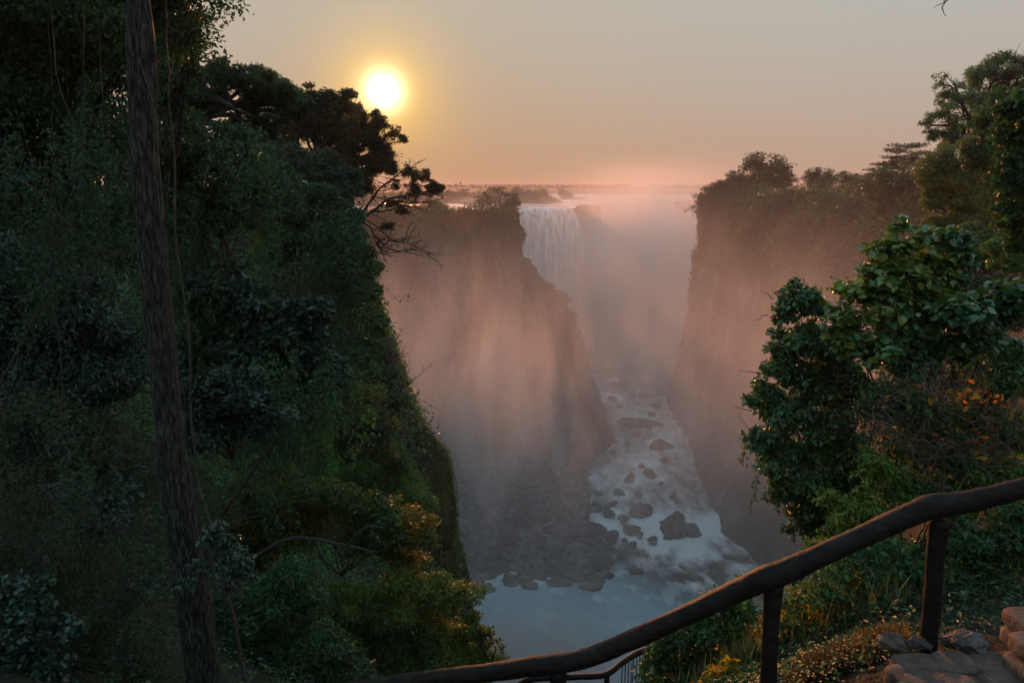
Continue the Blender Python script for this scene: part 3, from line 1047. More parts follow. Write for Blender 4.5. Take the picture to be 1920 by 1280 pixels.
# dark trees of the far left
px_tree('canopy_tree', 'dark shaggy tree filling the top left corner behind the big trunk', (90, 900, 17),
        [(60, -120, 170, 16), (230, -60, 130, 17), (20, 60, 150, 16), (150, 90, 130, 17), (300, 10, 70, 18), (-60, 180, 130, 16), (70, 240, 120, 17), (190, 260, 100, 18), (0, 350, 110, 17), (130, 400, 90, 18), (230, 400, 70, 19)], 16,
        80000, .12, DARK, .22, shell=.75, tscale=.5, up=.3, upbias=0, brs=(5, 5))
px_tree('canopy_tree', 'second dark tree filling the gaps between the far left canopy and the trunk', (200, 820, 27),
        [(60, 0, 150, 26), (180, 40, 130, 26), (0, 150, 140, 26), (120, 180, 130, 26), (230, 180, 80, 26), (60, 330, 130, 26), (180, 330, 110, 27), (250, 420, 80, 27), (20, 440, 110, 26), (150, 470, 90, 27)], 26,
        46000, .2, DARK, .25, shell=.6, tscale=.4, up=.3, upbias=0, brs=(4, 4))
px_tree('canopy_tree', 'leafy tree against the sky just right of the top of the big trunk', (285, 700, 21),
        [(330, -40, 70, 20), (300, 50, 55, 20), (355, 40, 26, 20), (330, 110, 45, 21), (352, 95, 24, 20), (372, 55, 8, 20), (300, 150, 45, 21), (350, 140, 32, 21), (310, 220, 45, 22)], 20,
        17000, .13, DARK + [GREEN[1]], .11, shell=.85, gap=.34, gscale=1.6, brs=(5, 5))
px_tree('canopy_tree', 'broad tree with black sinuous limbs and a flat leafy top left of the sun', (300, 640, 36),
        [(330, 150, 38, 33), (385, 150, 38, 34), (440, 150, 36, 35), (495, 158, 34, 36), (540, 190, 30, 37), (470, 190, 26, 36), (400, 185, 22, 35), (330, 200, 28, 34), (360, 165, 30, 34), (520, 185, 34, 36), (560, 205, 30, 38), (450, 235, 26, 37), (500, 240, 30, 38)], 34,
        62000, .14, DARK, .34, shell=.85, gap=.2, gscale=.9, lead=(330, 240, 34), brs=(4, 4))
# its heavy limbs in view
T = bpy.data.objects['canopy_tree.003']
mb = MB()
for pts, r in (([(290, 215, 34), (330, 205, 34), (365, 192, 34), (410, 190, 34), (440, 205, 34), (470, 214, 34)], .26), ([(340, 208, 34), (365, 222, 34), (390, 232, 34), (412, 240, 34)], .2),
               ([(425, 198, 34), (405, 186, 34), (372, 190, 34)], .15), ([(455, 262, 40), (490, 262, 40), (512, 250, 40), (540, 225, 40), (560, 215, 40)], .2), ([(430, 210, 34), (460, 235, 36), (490, 250, 38), (515, 258, 40)], .1)):
    q = smoothline([P(*a) for a in pts], 26); q += .12 * np.stack([fbm(q * .8 + j * 7, 3) for j in range(3)], 1)
    tube(mb, q, np.linspace(r, r * .2, 26), 9, .03)
mb.build('main_limb', M_bark, T, True)

px_tree('canopy_tree', 'feathery brownish tree crown halfway between the sinuous limbs and the sun', (600, 440, 64),
        [(560, 190, 36, 60), (600, 190, 34, 60), (640, 200, 30, 60), (590, 235, 46, 62), (640, 245, 40, 62), (545, 235, 34, 62), (520, 280, 34, 62), (600, 285, 44, 63), (530, 320, 30, 62)], 60,
        46000, .22, [(.03, .035, .014), (.05, .05, .018), (.08, .065, .02)], .3, shell=.85, gap=.22, gscale=.6, brs=(5, 5))
px_tree('canopy_tree', 'grey-green bushy tree below the feathery crown, above the bright vine edge', (560, 440, 55),
        [(520, 305, 34, 52), (570, 310, 38, 52), (620, 315, 36, 53), (655, 330, 28, 54), (600, 345, 36, 52), (645, 365, 26, 52)], 52,
        24000, .26, [(.022, .04, .03), (.035, .055, .04), (.05, .08, .05)], .25, shell=.6, brs=(3, 3))
px_tree('canopy_tree', 'ragged tree crown directly under the sun, its orange glow tinted into the leaves', (655, 460, 68),
        [(650, 205, 26, 66), (685, 215, 24, 66), (715, 235, 22, 66), (740, 252, 16, 66), (755, 262, 9, 66), (665, 250, 34, 67), (705, 270, 28, 67), (738, 285, 16, 67), (660, 300, 28, 67), (700, 315, 26, 67), (738, 318, 12, 67), (620, 190, 22, 66), (690, 350, 22, 67), (695, 245, 34, 67), (650, 275, 34, 67), (720, 300, 26, 67), (615, 230, 30, 66), (672, 320, 34, 67)], 66,
        60000, .18, [(.04, .035, .012), (.075, .05, .014), (.12, .065, .018)], .24, shell=.95, gap=.28, gscale=.9, lead=(650, 330, 67), brs=(6, 6))  # reddish-brown palette puts the orange sun glow into the leaf colour
lum = lumps_px([(730, 318, 15), (762, 322, 16), (790, 335, 14), (810, 352, 14), (745, 345, 13), (776, 360, 15), (822, 350, 8), (740, 380, 12), (755, 395, 9), (728, 425, 10)], 67)
tb = P(668, 440, 67)
T = thing('overhanging_tree', 'gnarled sparse tree leaning out over the gorge from the left bluff', 'tree', tb)
lum = [(c_, R_ * 1.25) for c_, R_ in lum]
foliage('crown', lum, 24000, .14, [(.035, .04, .014), (.07, .055, .018), (.10, .06, .02)], None, T, shell=.98, gap=.38, gscale=1.1)
mb = MB()
for pts, r in (([(655, 440, 67), (672, 412, 67), (700, 395, 67), (730, 372, 67), (760, 366, 67), (790, 362, 67), (822, 356, 67)], .24),
               ([(678, 405, 67), (690, 385, 67), (715, 352, 67), (745, 330, 67), (780, 312, 67)], .2),
               ([(700, 395, 67), (722, 396, 67), (748, 388, 67), (765, 384, 67), (800, 380, 67), (832, 374, 67)], .13),
               ([(668, 412, 67), (690, 420, 67), (702, 440, 67), (722, 462, 67), (750, 470, 67), (775, 468, 67)], .16),
               ([(690, 410, 67), (712, 428, 67), (738, 450, 67), (765, 456, 67), (800, 476, 67)], .11),
               ([(700, 438, 67), (705, 455, 67), (718, 478, 67)], .08)):
    q = smoothline([P(*a) for a in pts], 30); q += .22 * np.stack([fbm(q * .7 + j * 7, 3) for j in range(3)], 1)
    tube(mb, q, np.linspace(r * .7, r * .2, 30), 7, .02)
    for j in range(16):
        a = q[rng.integers(8, 30)]
        dd = unit(rng.normal(size=3) * np.array([1, .8, .7]) + np.array([.9, 0, .05]))
        b = a + dd * rng.uniform(.8, 2.6)
        w = wiggle(a, b, 8, .28)
        tube(mb, w, np.linspace(.05, .015, 8), 4, cap=False)
        for _ in range(3):
            a2 = w[rng.integers(2, 8)]; b2 = a2 + unit(rng.normal(size=3) + dd) * rng.uniform(.3, 1.0)
            tube(mb, wiggle(a2, b2, 5, .1), np.linspace(.025, .010, 5), 3, cap=False)
mb.build('branch', M_bark, T, True)

# vine-draped mounds and shrubs
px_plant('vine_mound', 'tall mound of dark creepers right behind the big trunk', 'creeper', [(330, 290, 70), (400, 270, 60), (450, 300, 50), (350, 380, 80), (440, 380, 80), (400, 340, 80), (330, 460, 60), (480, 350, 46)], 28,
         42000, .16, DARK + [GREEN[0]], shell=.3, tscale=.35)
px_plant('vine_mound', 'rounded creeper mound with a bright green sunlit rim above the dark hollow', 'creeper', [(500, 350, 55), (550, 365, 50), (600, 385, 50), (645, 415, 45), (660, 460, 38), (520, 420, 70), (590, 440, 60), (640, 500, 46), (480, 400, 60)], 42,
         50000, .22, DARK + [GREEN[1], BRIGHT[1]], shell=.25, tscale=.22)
px_plant('bluff_shrub', 'glossy vine wall hanging down the corner of the bluff under the gnarled tree', 'creeper', [(670, 500, 36), (685, 550, 30), (668, 600, 42), (690, 620, 30), (640, 570, 50), (690, 670, 32), (660, 660, 42), (712, 700, 26), (690, 720, 34), (735, 745, 22)], 57,
         46000, .27, DARK + [GREEN[0], GREEN[1]], shell=.25, tscale=.22)
px_plant('large_leaf_shrub', 'blue-green shrub of long glossy leaves in the middle of the left slope', 'shrub', [(400, 560, 60), (470, 580, 70), (540, 600, 60), (420, 660, 70), (500, 680, 70), (580, 660, 50), (370, 720, 50), (610, 700, 40), (560, 720, 50)], 25,
         30000, .24, TEAL, mat=M_gloss, shape='oval', shell=.35, tscale=.4)
px_plant('teal_shrub', 'blue-green small-leaved shrub at the left edge beside the big trunk', 'shrub', [(20, 520, 70), (90, 560, 80), (180, 620, 90), (60, 660, 90), (160, 720, 80), (30, 600, 60), (240, 700, 50), (110, 640, 80), (60, 740, 60)], 13,
         46000, .085, TEAL + [TEAL[2]], mat=M_gloss, shape='oval', shell=.4, tscale=1.2)
px_plant('teal_shrub', 'dark teal shrub hanging just right of the big trunk above the hollow', 'shrub', [(370, 740, 40), (420, 780, 60), (480, 770, 50), (380, 820, 40), (440, 730, 50)], 17,
         16000, .12, TEAL, mat=M_gloss, shape='oval', shell=.5, tscale=.8)
px_plant('yellowing_shrub', 'green shrub with scattered orange leaves on the middle of the bluff', 'shrub', [(600, 760, 50), (660, 740, 45), (700, 800, 40), (640, 820, 50), (720, 840, 30), (560, 800, 40)], 42,
         22000, .22, DARK + [OLIVE[1], OLIVE[3]], shell=.5, tscale=.5)
px_plant('yellowing_shrub', 'olive twiggy shrub with a long bare dark branch, lower middle of the slope', 'shrub', [(500, 940, 60), (580, 930, 60), (650, 960, 50), (720, 960, 45), (480, 1010, 60), (700, 1010, 50), (780, 1000, 40), (560, 1000, 60), (760, 1050, 34)], 25,
         34000, .15, GREEN[:2] + OLIVE, shell=.6, gap=.2, tscale=.6, root=P(640, 1080, 28), r0=.03)
mb = MB()
for pts, r in (([(450, 1060, 22), (500, 1030, 22), (545, 1010, 22), (600, 1012, 22), (650, 1022, 22), (700, 1035, 22)], .085), ([(650, 1022, 22), (668, 1000, 22), (690, 985, 22), (720, 990, 22)], .05),
               ([(420, 960, 22), (460, 900, 22), (490, 860, 22), (520, 820, 22), (560, 785, 22), (600, 770, 22)], .08), ([(400, 985, 22), (470, 970, 22), (540, 945, 22), (600, 935, 22)], .04), ([(470, 890, 22), (520, 880, 22), (560, 900, 22)], .03)):
    q = smoothline([P(*a) for a in pts], 26); q += .07 * np.stack([fbm(q * 1.2 + j * 7, 3) for j in range(3)], 1)
    tube(mb, q, np.linspace(r, r * .4, 26), 7, .01)
mb.build('bare_branch', M_twig, bpy.data.objects['yellowing_shrub.001'], True)
px_plant('bright_shrub', 'fresh green ferny patch catching light on the bluff face', 'shrub', [(640, 880, 50), (700, 880, 50), (760, 920, 40), (680, 920, 50), (600, 880, 40), (740, 860, 34), (800, 940, 24)], 46,
         30000, .20, GREEN + [BRIGHT[1]], shell=.4, tscale=.4)
px_plant('yellowing_shrub', 'yellow-green leafy shrub at the foot of the bluff just above the handrail', 'shrub', [(700, 1140, 60), (770, 1120, 56), (830, 1130, 50), (650, 1200, 70), (740, 1210, 70), (830, 1200, 60), (880, 1230, 40), (600, 1150, 50), (880, 1180, 30), (905, 1250, 26), (790, 1250, 60)], 24,
         52000, .145, GREEN[1:] + OLIVE[1:3] + [BRIGHT[1]], shell=.5, tscale=.55)
px_plant('yellowing_shrub', 'thin airy shrub sticking out over the water at the right end of the left slope', 'shrub', [(905, 1200, 26), (930, 1215, 16), (885, 1160, 18), (940, 1240, 12)], 23,
         1500, .12, OLIVE[:3] + [GREEN[1]], shell=.95, gap=.3, gscale=2, brs=(4, 5))
px_plant('dark_shrub', 'dark green low shrub at the bottom of the slope right of the big trunk', 'shrub', [(450, 1160, 60), (530, 1130, 70), (470, 1230, 70), (570, 1230, 70), (520, 1290, 80), (620, 1270, 60), (420, 1280, 60)], 15,
         34000, .11, DARK + [GREEN[1]], shell=.5, tscale=.9)
px_plant('teal_shrub', 'small teal sprig across the big trunk low down', 'shrub', [(350, 1090, 16), (372, 1060, 12), (410, 1000, 26), (430, 1040, 30), (455, 1070, 22)], 8.1,
         900, .075, TEAL[1:], mat=M_gloss, shape='oval', shell=.9, r0=.012)
px_plant('teal_shrub', 'round-leaved teal weed in the bottom left corner', 'shrub', [(20, 1110, 50), (60, 1180, 50), (20, 1250, 50), (80, 1260, 50)], 8.5,
         3200, .075, TEAL[1:], mat=M_gloss, shape='broad', shell=.9, r0=.015)
px_plant('teal_shrub', 'patch of teal leaves in the shade left of the trunk foot', 'shrub', [(130, 930, 46), (215, 960, 46), (180, 1010, 40), (250, 1130, 36), (110, 1090, 30)], 10.5,
         3600, .075, TEAL[:2], mat=M_gloss, shape='oval', shell=.9, r0=.015)

def creepers(label, box_px, Y, n, length, size, pal, mat=M_leaf):
    x0, x1, y0, y1 = box_px
    t = thing('hanging_creeper', label, 'creeper', P((x0 + x1) / 2, y1, Y), 'creepers hanging over the left slope')
    ml = MB()
    for k in range(n):
        px, py = rng.uniform(x0, x1), rng.uniform(y0, y1)
        if fbm(np.array([[px * .011, py * .008, Y]]), 3)[0] < .02: continue   # strands hang in bunches
        a = P(px, py, Y + rng.normal(0, .6))
        L_ = length * rng.uniform(.4, 1.3)
        m_ = 16
        q = a + np.stack([.10 * L_ * fbm(np.stack([np.linspace(0, 2, m_) + k, np.full(m_, k * 1.7 + j), np.zeros(m_)], 1), 2) * 2 for j in range(3)], 1)
        q[:, 2] -= np.linspace(0, L_, m_)
        q[:, 0] += np.linspace(0, 1, m_) ** 2 * rng.normal(0, .25) * L_
        c_ = int(L_ / size * 3.2)
        i = rng.integers(0, m_ - 1, c_); f_ = rng.random((c_, 1))
        p = q[i] * (1 - f_) + q[i + 1] * f_ + rng.normal(0, size * .75, (c_, 3))
        leaf_mesh(ml, p, rng.normal(size=(c_, 3)) * .7 + np.array([.1, -.5, .7]), size * rng.uniform(.5, 1.4, c_), tints(p, pal, .5), 'oval', np.array([0, 0, -1.0]) + rng.normal(0, .6, (c_, 3)))
    ml.build('foliage', mat, t, False, True)


creepers('curtain of fine hanging creepers over the mound just right of the big trunk', (300, 520, 230, 560), 24.5, 330, 2.4, .12, DARK + GREEN[:1])
creepers('creepers trailing down the front of the rounded mound with the bright rim', (470, 680, 370, 640), 38.5, 330, 3.6, .17, DARK + GREEN[:2])
creepers('shaggy creepers trailing through the shrubs at the left edge', (-20, 260, 180, 560), 11.6, 240, 1.3, .062, DARK[:2] + TEAL[:2])
creepers('leafy strands spilling over the middle of the slope below the long-leaved shrub', (370, 700, 640, 980), 22.5, 520, 1.8, .11, DARK[1:] + GREEN)
creepers('weedy strands covering the bottom of the slope left of the big trunk', (-20, 320, 700, 1230), 9.2, 230, .8, .05, DARK[:2] + TEAL[:2])
# brown leafless thicket of the bottom left
def thicket(name, label, specs, Y, n, mat, rad, length, leaves=None, cat='shrub'):
    lum = lumps_px(specs, Y)
    c = np.mean([l[0] for l in lum], 0)
    t = thing(name, label, cat, (c[0], c[1], min(l[0][2] - l[1][2] for l in lum)))
    p, d = lump_points(lum, n, .9, 0)
    mb = MB()
    for a, dd in zip(p, d):
        v = unit(rng.normal(size=3) + np.array([0, 0, .6]) + dd * .4) * length * rng.uniform(.4, 1.3)
        q = wiggle(a - v / 2, a + v / 2, 7, length * .28)
        tube(mb, q, np.linspace(rad, rad * .35, 7) * rng.uniform(.6, 1.5), 3, cap=False)
    mb.build('twigs', mat, t, True)
    if leaves:
        nl, size, pal, mt, shp = leaves
        p, d = lump_points(lum, nl, .9, 0)
        mb = MB(); leaf_mesh(mb, p, unit(d + rng.normal(0, .8, p.shape)), size * rng.uniform(.6, 1.3, len(p)), tints(p, pal, 1.2), shp)
        mb.build('foliage', mt, t, False, True)
    return t


thicket('dry_thicket', 'brown tangle of bare twigs in the bottom left corner', [(60, 960, 80), (150, 1060, 90), (60, 1130, 80), (200, 1180, 90), (100, 1240, 90), (260, 1260, 70), (10, 1050, 60)], 9.6, 650, M_twig, .005, .8,
        (16000, .055, [(.022, .035, .016), (.035, .055, .024), (.05, .045, .02)], M_leaf, 'kite'))
thicket('dry_thicket', 'dark mesh of old stems under the left edge shrubs', [(60, 800, 70), (160, 850, 80), (60, 880, 80), (230, 900, 60)], 11.5, 600, M_twig, .010, 1.3,
        (12000, .07, DARK, M_leaf, 'kite'))

# moss hanging on the vertical end of the bluff
def moss_face():
    t = thing('moss_curtain', 'deep green moss hanging in folds on the sheer end of the left bluff', 'moss', P(850, 1100, 60))
    prof = smoothline([P(a - 7, b, 60) for a, b in ((700, 560), (716, 620), (733, 665), (763, 735), (798, 795), (835, 850), (849, 905), (859, 990), (866, 1080), (874, 1160), (883, 1230), (890, 1310))], 150)
    ph = np.radians(np.linspace(-115, 100, 110))
    R = 4.0
    V = np.zeros((150, 110, 3))
    V[:, :, 0] = prof[:, None, 0] - R + R * np.cos(ph)[None, :]
    V[:, :, 1] = prof[:, None, 1] + 8.5 * np.sin(ph)[None, :]
    V[:, :, 2] = prof[:, None, 2] - 3.0 * np.abs(np.sin(ph))[None, :]
    out = np.stack([np.cos(ph), np.sin(ph) * .5, ph * 0], 1)
    fl = V.reshape(-1, 3)
    d = .75 * fbm(fl * np.array([.5, .5, .11]), 4) - .5 * np.abs(fbm(fl * np.array([.9, .9, .16]) + 4, 3)) + .3 * fbm(fl * np.array([1.6, 1.6, .9]), 3)
    fl = fl + np.tile(out, (150, 1)) * d[:, None]
    obj('rock_core', fl, grid_faces(150, 110), M_soil, t, True)
    V = fl.reshape(150, 110, 3)
    n = 110000
    a, b = rng.uniform(0, 148.9, n), rng.uniform(0, 108.9, n)
    i, j = a.astype(int), b.astype(int)
    fa, fb = (a - i)[:, None], (b - j)[:, None]
    p = (V[i, j] * (1 - fa) + V[i + 1, j] * fa) * (1 - fb) + (V[i, j + 1] * (1 - fa) + V[i + 1, j + 1] * fa) * fb
    o_ = out[j]
    p = p + o_ * (rng.random(n) ** 2 * .45 * (.4 + np.clip(fbm(p * .6, 2) + .5, 0, 1.2)))[:, None]
    mb = MB()
    leaf_mesh(mb, p, unit(o_ + np.array([0, -.25, .5]) + rng.normal(0, .5, (n, 3))), .19 * rng.uniform(.5, 1.4, n), tints(p, [(.02, .045, .010), (.035, .075, .014), (.06, .11, .02), (.09, .10, .02)], .35), 'kite',
              np.array([0, 0, -1.2]) + rng.normal(0, .7, (n, 3)))
    mb.build('moss', M_leaf, t, False, True)


moss_face()
# bare twigs off the bluff edge
for lab, pts in (('bare grey twigs poking out of the bluff edge above the mist', [(742, 640), (748, 655), (735, 680)]), ('small leafless bush on the lower bluff edge', [(762, 700), (770, 720)])):
    c = P(pts[0][0] - 24, pts[0][1] + 40, 58)
    t = thing('bare_bush', lab, 'shrub', c)
    mb = MB()
    for a in pts:
        for _ in range(7):
            b = P(a[0] + rng.normal() * 12, a[1] + rng.normal() * 16, 58 + rng.normal())
            w = wiggle(c + rng.normal(size=3) * .2, b, 9, .3)
            tube(mb, w, np.linspace(.04, .012, 9), 4, cap=False)
            for _ in range(4):
                s_ = w[rng.integers(3, 9)]
                tube(mb, wiggle(s_, s_ + unit(rng.normal(size=3) + np.array([.3, 0, .6])) * rng.uniform(.3, .9), 5, .08), np.linspace(.02, .008, 5), 3, cap=False)
    mb.build('twigs', M_twig, t, True)

# ------------------------------------------------------------------ right bank
px_tree('bank_tree', 'tall open-crowned tree on the right bank, its thin left side showing the sky', (1850, 560, 62),
        [(1780, 160, 22, 58), (1800, 190, 26, 58), (1770, 215, 24, 58), (1752, 250, 14, 58), (1830, 150, 30, 60), (1870, 135, 34, 60), (1800, 240, 24, 59), (1920, 130, 40, 60), (1900, 160, 40, 60), (1850, 200, 34, 60), (1745, 235, 16, 58), (1790, 260, 24, 58), (1830, 250, 30, 59), (1880, 200, 36, 60)], 58,
        42000, .18, [(.09, .135, .09), (.11, .165, .095), (.14, .20, .11)], .4, shell=.95, gap=.44, gscale=.9, lead=(1850, 280, 60), brs=(6, 6))
px_tree('bank_tree', 'dark olive tree below the open crown, leaning towards the gorge', (1860, 560, 54),
        [(1738, 325, 18, 52), (1745, 385, 20, 52), (1760, 420, 22, 52), (1760, 300, 24, 52), (1790, 320, 34, 52), (1820, 290, 36, 52), (1750, 345, 24, 52), (1790, 370, 36, 52), (1840, 350, 46, 53), (1800, 415, 34, 52), (1850, 420, 40, 53), (1890, 380, 44, 53)], 52,
        44000, .18, [(.09, .11, .045), (.12, .14, .05), (.16, .17, .055)], .32, shell=.6, gap=.12, gscale=.7, brs=(4, 4))
px_tree('bank_tree', 'round green creeper-covered tree at the right edge', (1930, 520, 42),
        [(1850, 230, 30, 41), (1890, 220, 40, 41), (1930, 240, 50, 41), (1860, 280, 36, 41), (1900, 300, 46, 41), (1950, 320, 60, 41)], 41,
        30000, .21, DARK + [GREEN[1]], .3, shell=.4)
px_tree('bank_tree', 'nearest bright leafy branches entering at the right edge', (2050, 700, 16),
        [(1905, 200, 26, 15), (1925, 250, 40, 15), (1900, 300, 28, 15), (1915, 350, 34, 15), (1890, 400, 24, 15), (1925, 420, 40, 15), (1960, 300, 70, 15), (1875, 340, 12, 15), (1900, 460, 18, 15), (1970, 200, 50, 15)], 15,
        19000, .10, GREEN[:2] + DARK[1:], .12, mat=M_leaf, shape='oval', shell=.8, gap=.2, gscale=2.0, brs=(4, 4))
px_plant('bank_shrub', 'pale yellow-green bush lit beyond the broad-leaved bush', 'shrub', [(1800, 460, 34), (1840, 450, 34), (1830, 490, 40), (1780, 490, 26), (1860, 500, 30)], 38,
         20000, .17, [(.05, .075, .02), (.08, .11, .03), (.11, .13, .04)], shell=.5)
px_plant('bank_shrub', 'bright green shrub against the dark stems at the right edge', 'shrub', [(1880, 470, 26), (1900, 500, 30), (1925, 450, 34), (1930, 520, 36)], 33,
         14000, .16, GREEN + BRIGHT[:1], shell=.5)
px_plant('bank_shrub', 'dim olive shrubbery between the pale bush and the broad-leaved bush', 'shrub', [(1780, 540, 50), (1850, 560, 60), (1920, 570, 60), (1720, 520, 34)], 30,
         24000, .15, [(.03, .035, .016), (.05, .05, .022)], shell=.4)
mb = MB()
c = P(1960, 140, 14)
for k in range(3):
    w = wiggle(c, P(1880 + k * 10, 98 + k * 9, 14), 10, .12); tube(mb, w, np.linspace(.02, .005, 10), 4, cap=False)
    for _ in range(9):
        s_ = w[rng.integers(3, 10)]; tube(mb, wiggle(s_, s_ + unit(rng.normal(size=3) + np.array([-.8, 0, .1])) * .25, 4, .03), np.linspace(.006, .003, 4), 3, cap=False)
tag(mb.build('bare_twig', M_twig, None, True), 'wispy bare twig at the right edge above the trees', 'twig')
mb = MB()
w = wiggle(P(1830, -60, 9), P(1766, 14, 9), 10, .06); tube(mb, w, np.linspace(.02, .006, 10), 5)
for k in range(6):
    s_ = w[rng.integers(5, 10)]; tube(mb, wiggle(s_, s_ + unit(rng.normal(size=3) + np.array([-.8, 0, .1])) * .12, 4, .02), np.linspace(.007, .003, 4), 3, cap=False)
tag(mb.build('bare_twig', M_twig, None, True), 'small dark twig tip hanging in at the top edge of the sky', 'twig')

# the big broad-leaved bush
specs = [(1695, 428, 20), (1722, 446, 22), (1670, 470, 30), (1640, 495, 28), (1780, 445, 26), (1810, 462, 20), (1745, 490, 34), (1700, 510, 44), (1625, 545, 40), (1790, 520, 44), (1590, 590, 44), (1680, 580, 70), (1760, 590, 80), (1850, 590, 60), (1900, 560, 34),
         (1640, 650, 60), (1720, 660, 60), (1800, 640, 50), (1880, 650, 40)]
lum = lumps_px(specs, 8.4)
rt = P(1790, 1080, 9.4)
T = thing('broad_leaved_bush', 'big bush of broad dark glossy leaves rising above the handrail', 'bush', rt)
foliage('foliage', lum, 9500, .088, BROAD, M_gloss, T, 'broad', .9, .15, 1.6, up=1.1, tscale=1.1, droop=.35)
mb = MB(); branches(mb, rt, lum, .018, 3, 3); mb.build('stem', M_twig, T, True)
specs = [(1500, 560, 30), (1475, 585, 22), (1530, 580, 30), (1500, 640, 40), (1550, 650, 46), (1470, 690, 34), (1520, 710, 50), (1580, 710, 50), (1440, 740, 34), (1480, 780, 56), (1550, 790, 60), (1425, 820, 26), (1450, 860, 44), (1520, 860, 60), (1590, 850, 50),
         (1470, 920, 34), (1530, 930, 50), (1590, 920, 46), (1510, 985, 26), (1560, 990, 30)]
lum = lumps_px(specs, 9.2)
rt = P(1640, 1060, 10)
T = thing('creeper_bush', 'dense small-leaved creeper bush bulging over the gorge, left of the broad leaves', 'bush', rt)
foliage('foliage', lum, 30000, .078, BROAD[:3] + [DARK[0]] + [OLIVE[1]], M_gloss, T, 'oval', .75, .1, 2.2, up=.6, tscale=1.2, droop=.6)
mb = MB(); branches(mb, rt, lum, .018, 4, 5)
for a, b in (((1450, 560), (1430, 548)), ((1440, 590), (1415, 600)), ((1420, 700), (1382, 694)), ((1410, 770), (1376, 762)), ((1500, 540), (1492, 512)), ((1425, 840), (1384, 775))):
    tube(mb, wiggle(P(*a, 9.2), P(*b, 9.2), 8, .05), np.linspace(.007, .003, 8), 3, cap=False)
mb.build('stem', M_twig, T, True)
# trailing tendrils with leaves
mb = MB(); ml = MB()
for a, b in (((1425, 880), (1405, 955)), ((1480, 960), (1490, 1020)), ((1500, 970), (1520, 1030)), ((1550, 1000), (1545, 1060)), ((1445, 900), (1460, 960)), ((1585, 980), (1600, 1050)), ((1400, 830), (1392, 870))):
    w = wiggle(P(*a, 9.1), P(*b, 9.1), 14, .05); tube(mb, w, np.linspace(.006, .003, 14), 3, cap=False)
    q = np.repeat(w, 3, 0) + rng.normal(0, .02, (42, 3))
    leaf_mesh(ml, q, rng.normal(size=(42, 3)) + np.array([0, -.6, .6]), .05 * rng.uniform(.5, 1.3, 42), tints(q, DARK + [OLIVE[1]], 1), 'oval')
mb.build('tendril', M_twig, T, True); ml.build('tendril_leaves', M_leaf, T, False, True)

# dry twigs with orange leaves in front of it
thicket('dry_thicket', 'grey-brown tangle of dead twigs with scattered orange leaves, above the handrail', [(1680, 740, 50), (1740, 760, 60), (1800, 740, 60), (1860, 760, 60), (1700, 820, 60), (1780, 830, 70), (1860, 840, 60), (1740, 880, 50), (1900, 800, 50), (1650, 790, 40)], 7.8,
        420, M_drytwig, .0036, .6, (110, .085, [(.40, .20, .03), (.45, .15, .02), (.42, .28, .03)], M_dry, 'oval'))
px_plant('low_shrub', 'thin olive leafy growth among the dead twigs above the handrail', 'shrub', [(1690, 760, 60), (1760, 790, 60), (1830, 770, 60), (1890, 800, 50), (1720, 850, 60), (1800, 860, 60), (1880, 700, 50)], 8.1,
         13000, .055, GREEN[:2] + OLIVE[:2], shape='oval', shell=.95, gap=.15, gscale=3, r0=.01)
px_plant('low_shrub', 'small green and yellow shrub behind the handrail below the dead twigs', 'shrub', [(1640, 880, 50), (1700, 930, 50), (1600, 960, 50), (1660, 990, 46), (1760, 920, 40), (1850, 900, 46), (1900, 860, 40), (1820, 950, 40), (1560, 1020, 40), (1900, 930, 40)], 7.9,
         9500, .06, [(.05, .12, .025), (.08, .17, .035), (.14, .20, .035), (.22, .20, .04)], shape='oval', shell=.9, gap=.1, gscale=3, r0=.012)
px_plant('low_shrub', 'leafy green shrub behind the handrail, between its two tall posts', 'shrub', [(1560, 1080, 40), (1620, 1070, 46), (1680, 1060, 46), (1720, 1120, 40), (1640, 1130, 50), (1560, 1140, 50), (1520, 1100, 40), (1690, 1170, 36), (1600, 1190, 40)], 7.0,
         5200, .062, GREEN[1:] + BROAD[:2] + OLIVE[1:2], shape='oval', shell=.9, gap=.15, gscale=3, r0=.012)
px_plant('low_shrub', 'shady leafy shrub right of the right-hand handrail post', 'shrub', [(1820, 1010, 46), (1870, 1040, 46), (1900, 1000, 46), (1820, 1080, 40), (1890, 1100, 36), (1830, 1130, 26)], 6.8,
         3800, .062, GREEN[:2] + BROAD[:2] + OLIVE[1:2], shape='oval', shell=.9, gap=.15, gscale=3, r0=.012)
px_plant('low_shrub', 'bright weedy shrub with a few yellow leaves under the sloping handrail', 'shrub', [(1270, 1190, 40), (1320, 1170, 40), (1380, 1140, 46), (1400, 1200, 46), (1340, 1220, 46), (1280, 1240, 46), (1350, 1270, 40), (1420, 1240, 40), (1230, 1230, 26), (1240, 1280, 40), (1300, 1290, 40), (1390, 1290, 40)], 7.2,
         14500, .055, GREEN + OLIVE[2:3] + [BRIGHT[1]], shape='oval', shell=.9, gap=.15, gscale=3, r0=.012)
px_plant('low_shrub', 'low weeds with yellow-orange leaves right of the middle handrail post', 'shrub', [(1490, 1120, 36), (1500, 1170, 40), (1540, 1200, 40), (1480, 1220, 36)], 6.8,
         2200, .056, GREEN + AUTUMN[2:], shape='oval', shell=.9, gap=.1, gscale=3, r0=.01)
px_plant('low_shrub', 'patch of small mixed weeds around the base of the middle handrail post', 'shrub', [(1500, 1262, 40), (1560, 1250, 40), (1440, 1290, 40), (1610, 1225, 34), (1530, 1290, 40), (1400, 1300, 40), (1340, 1300, 40)], 6.0,
         6500, .042, DARK[1:] + GREEN[:2] + OLIVE[1:3], shape='oval', shell=.9, gap=.15, gscale=3, r0=.008)
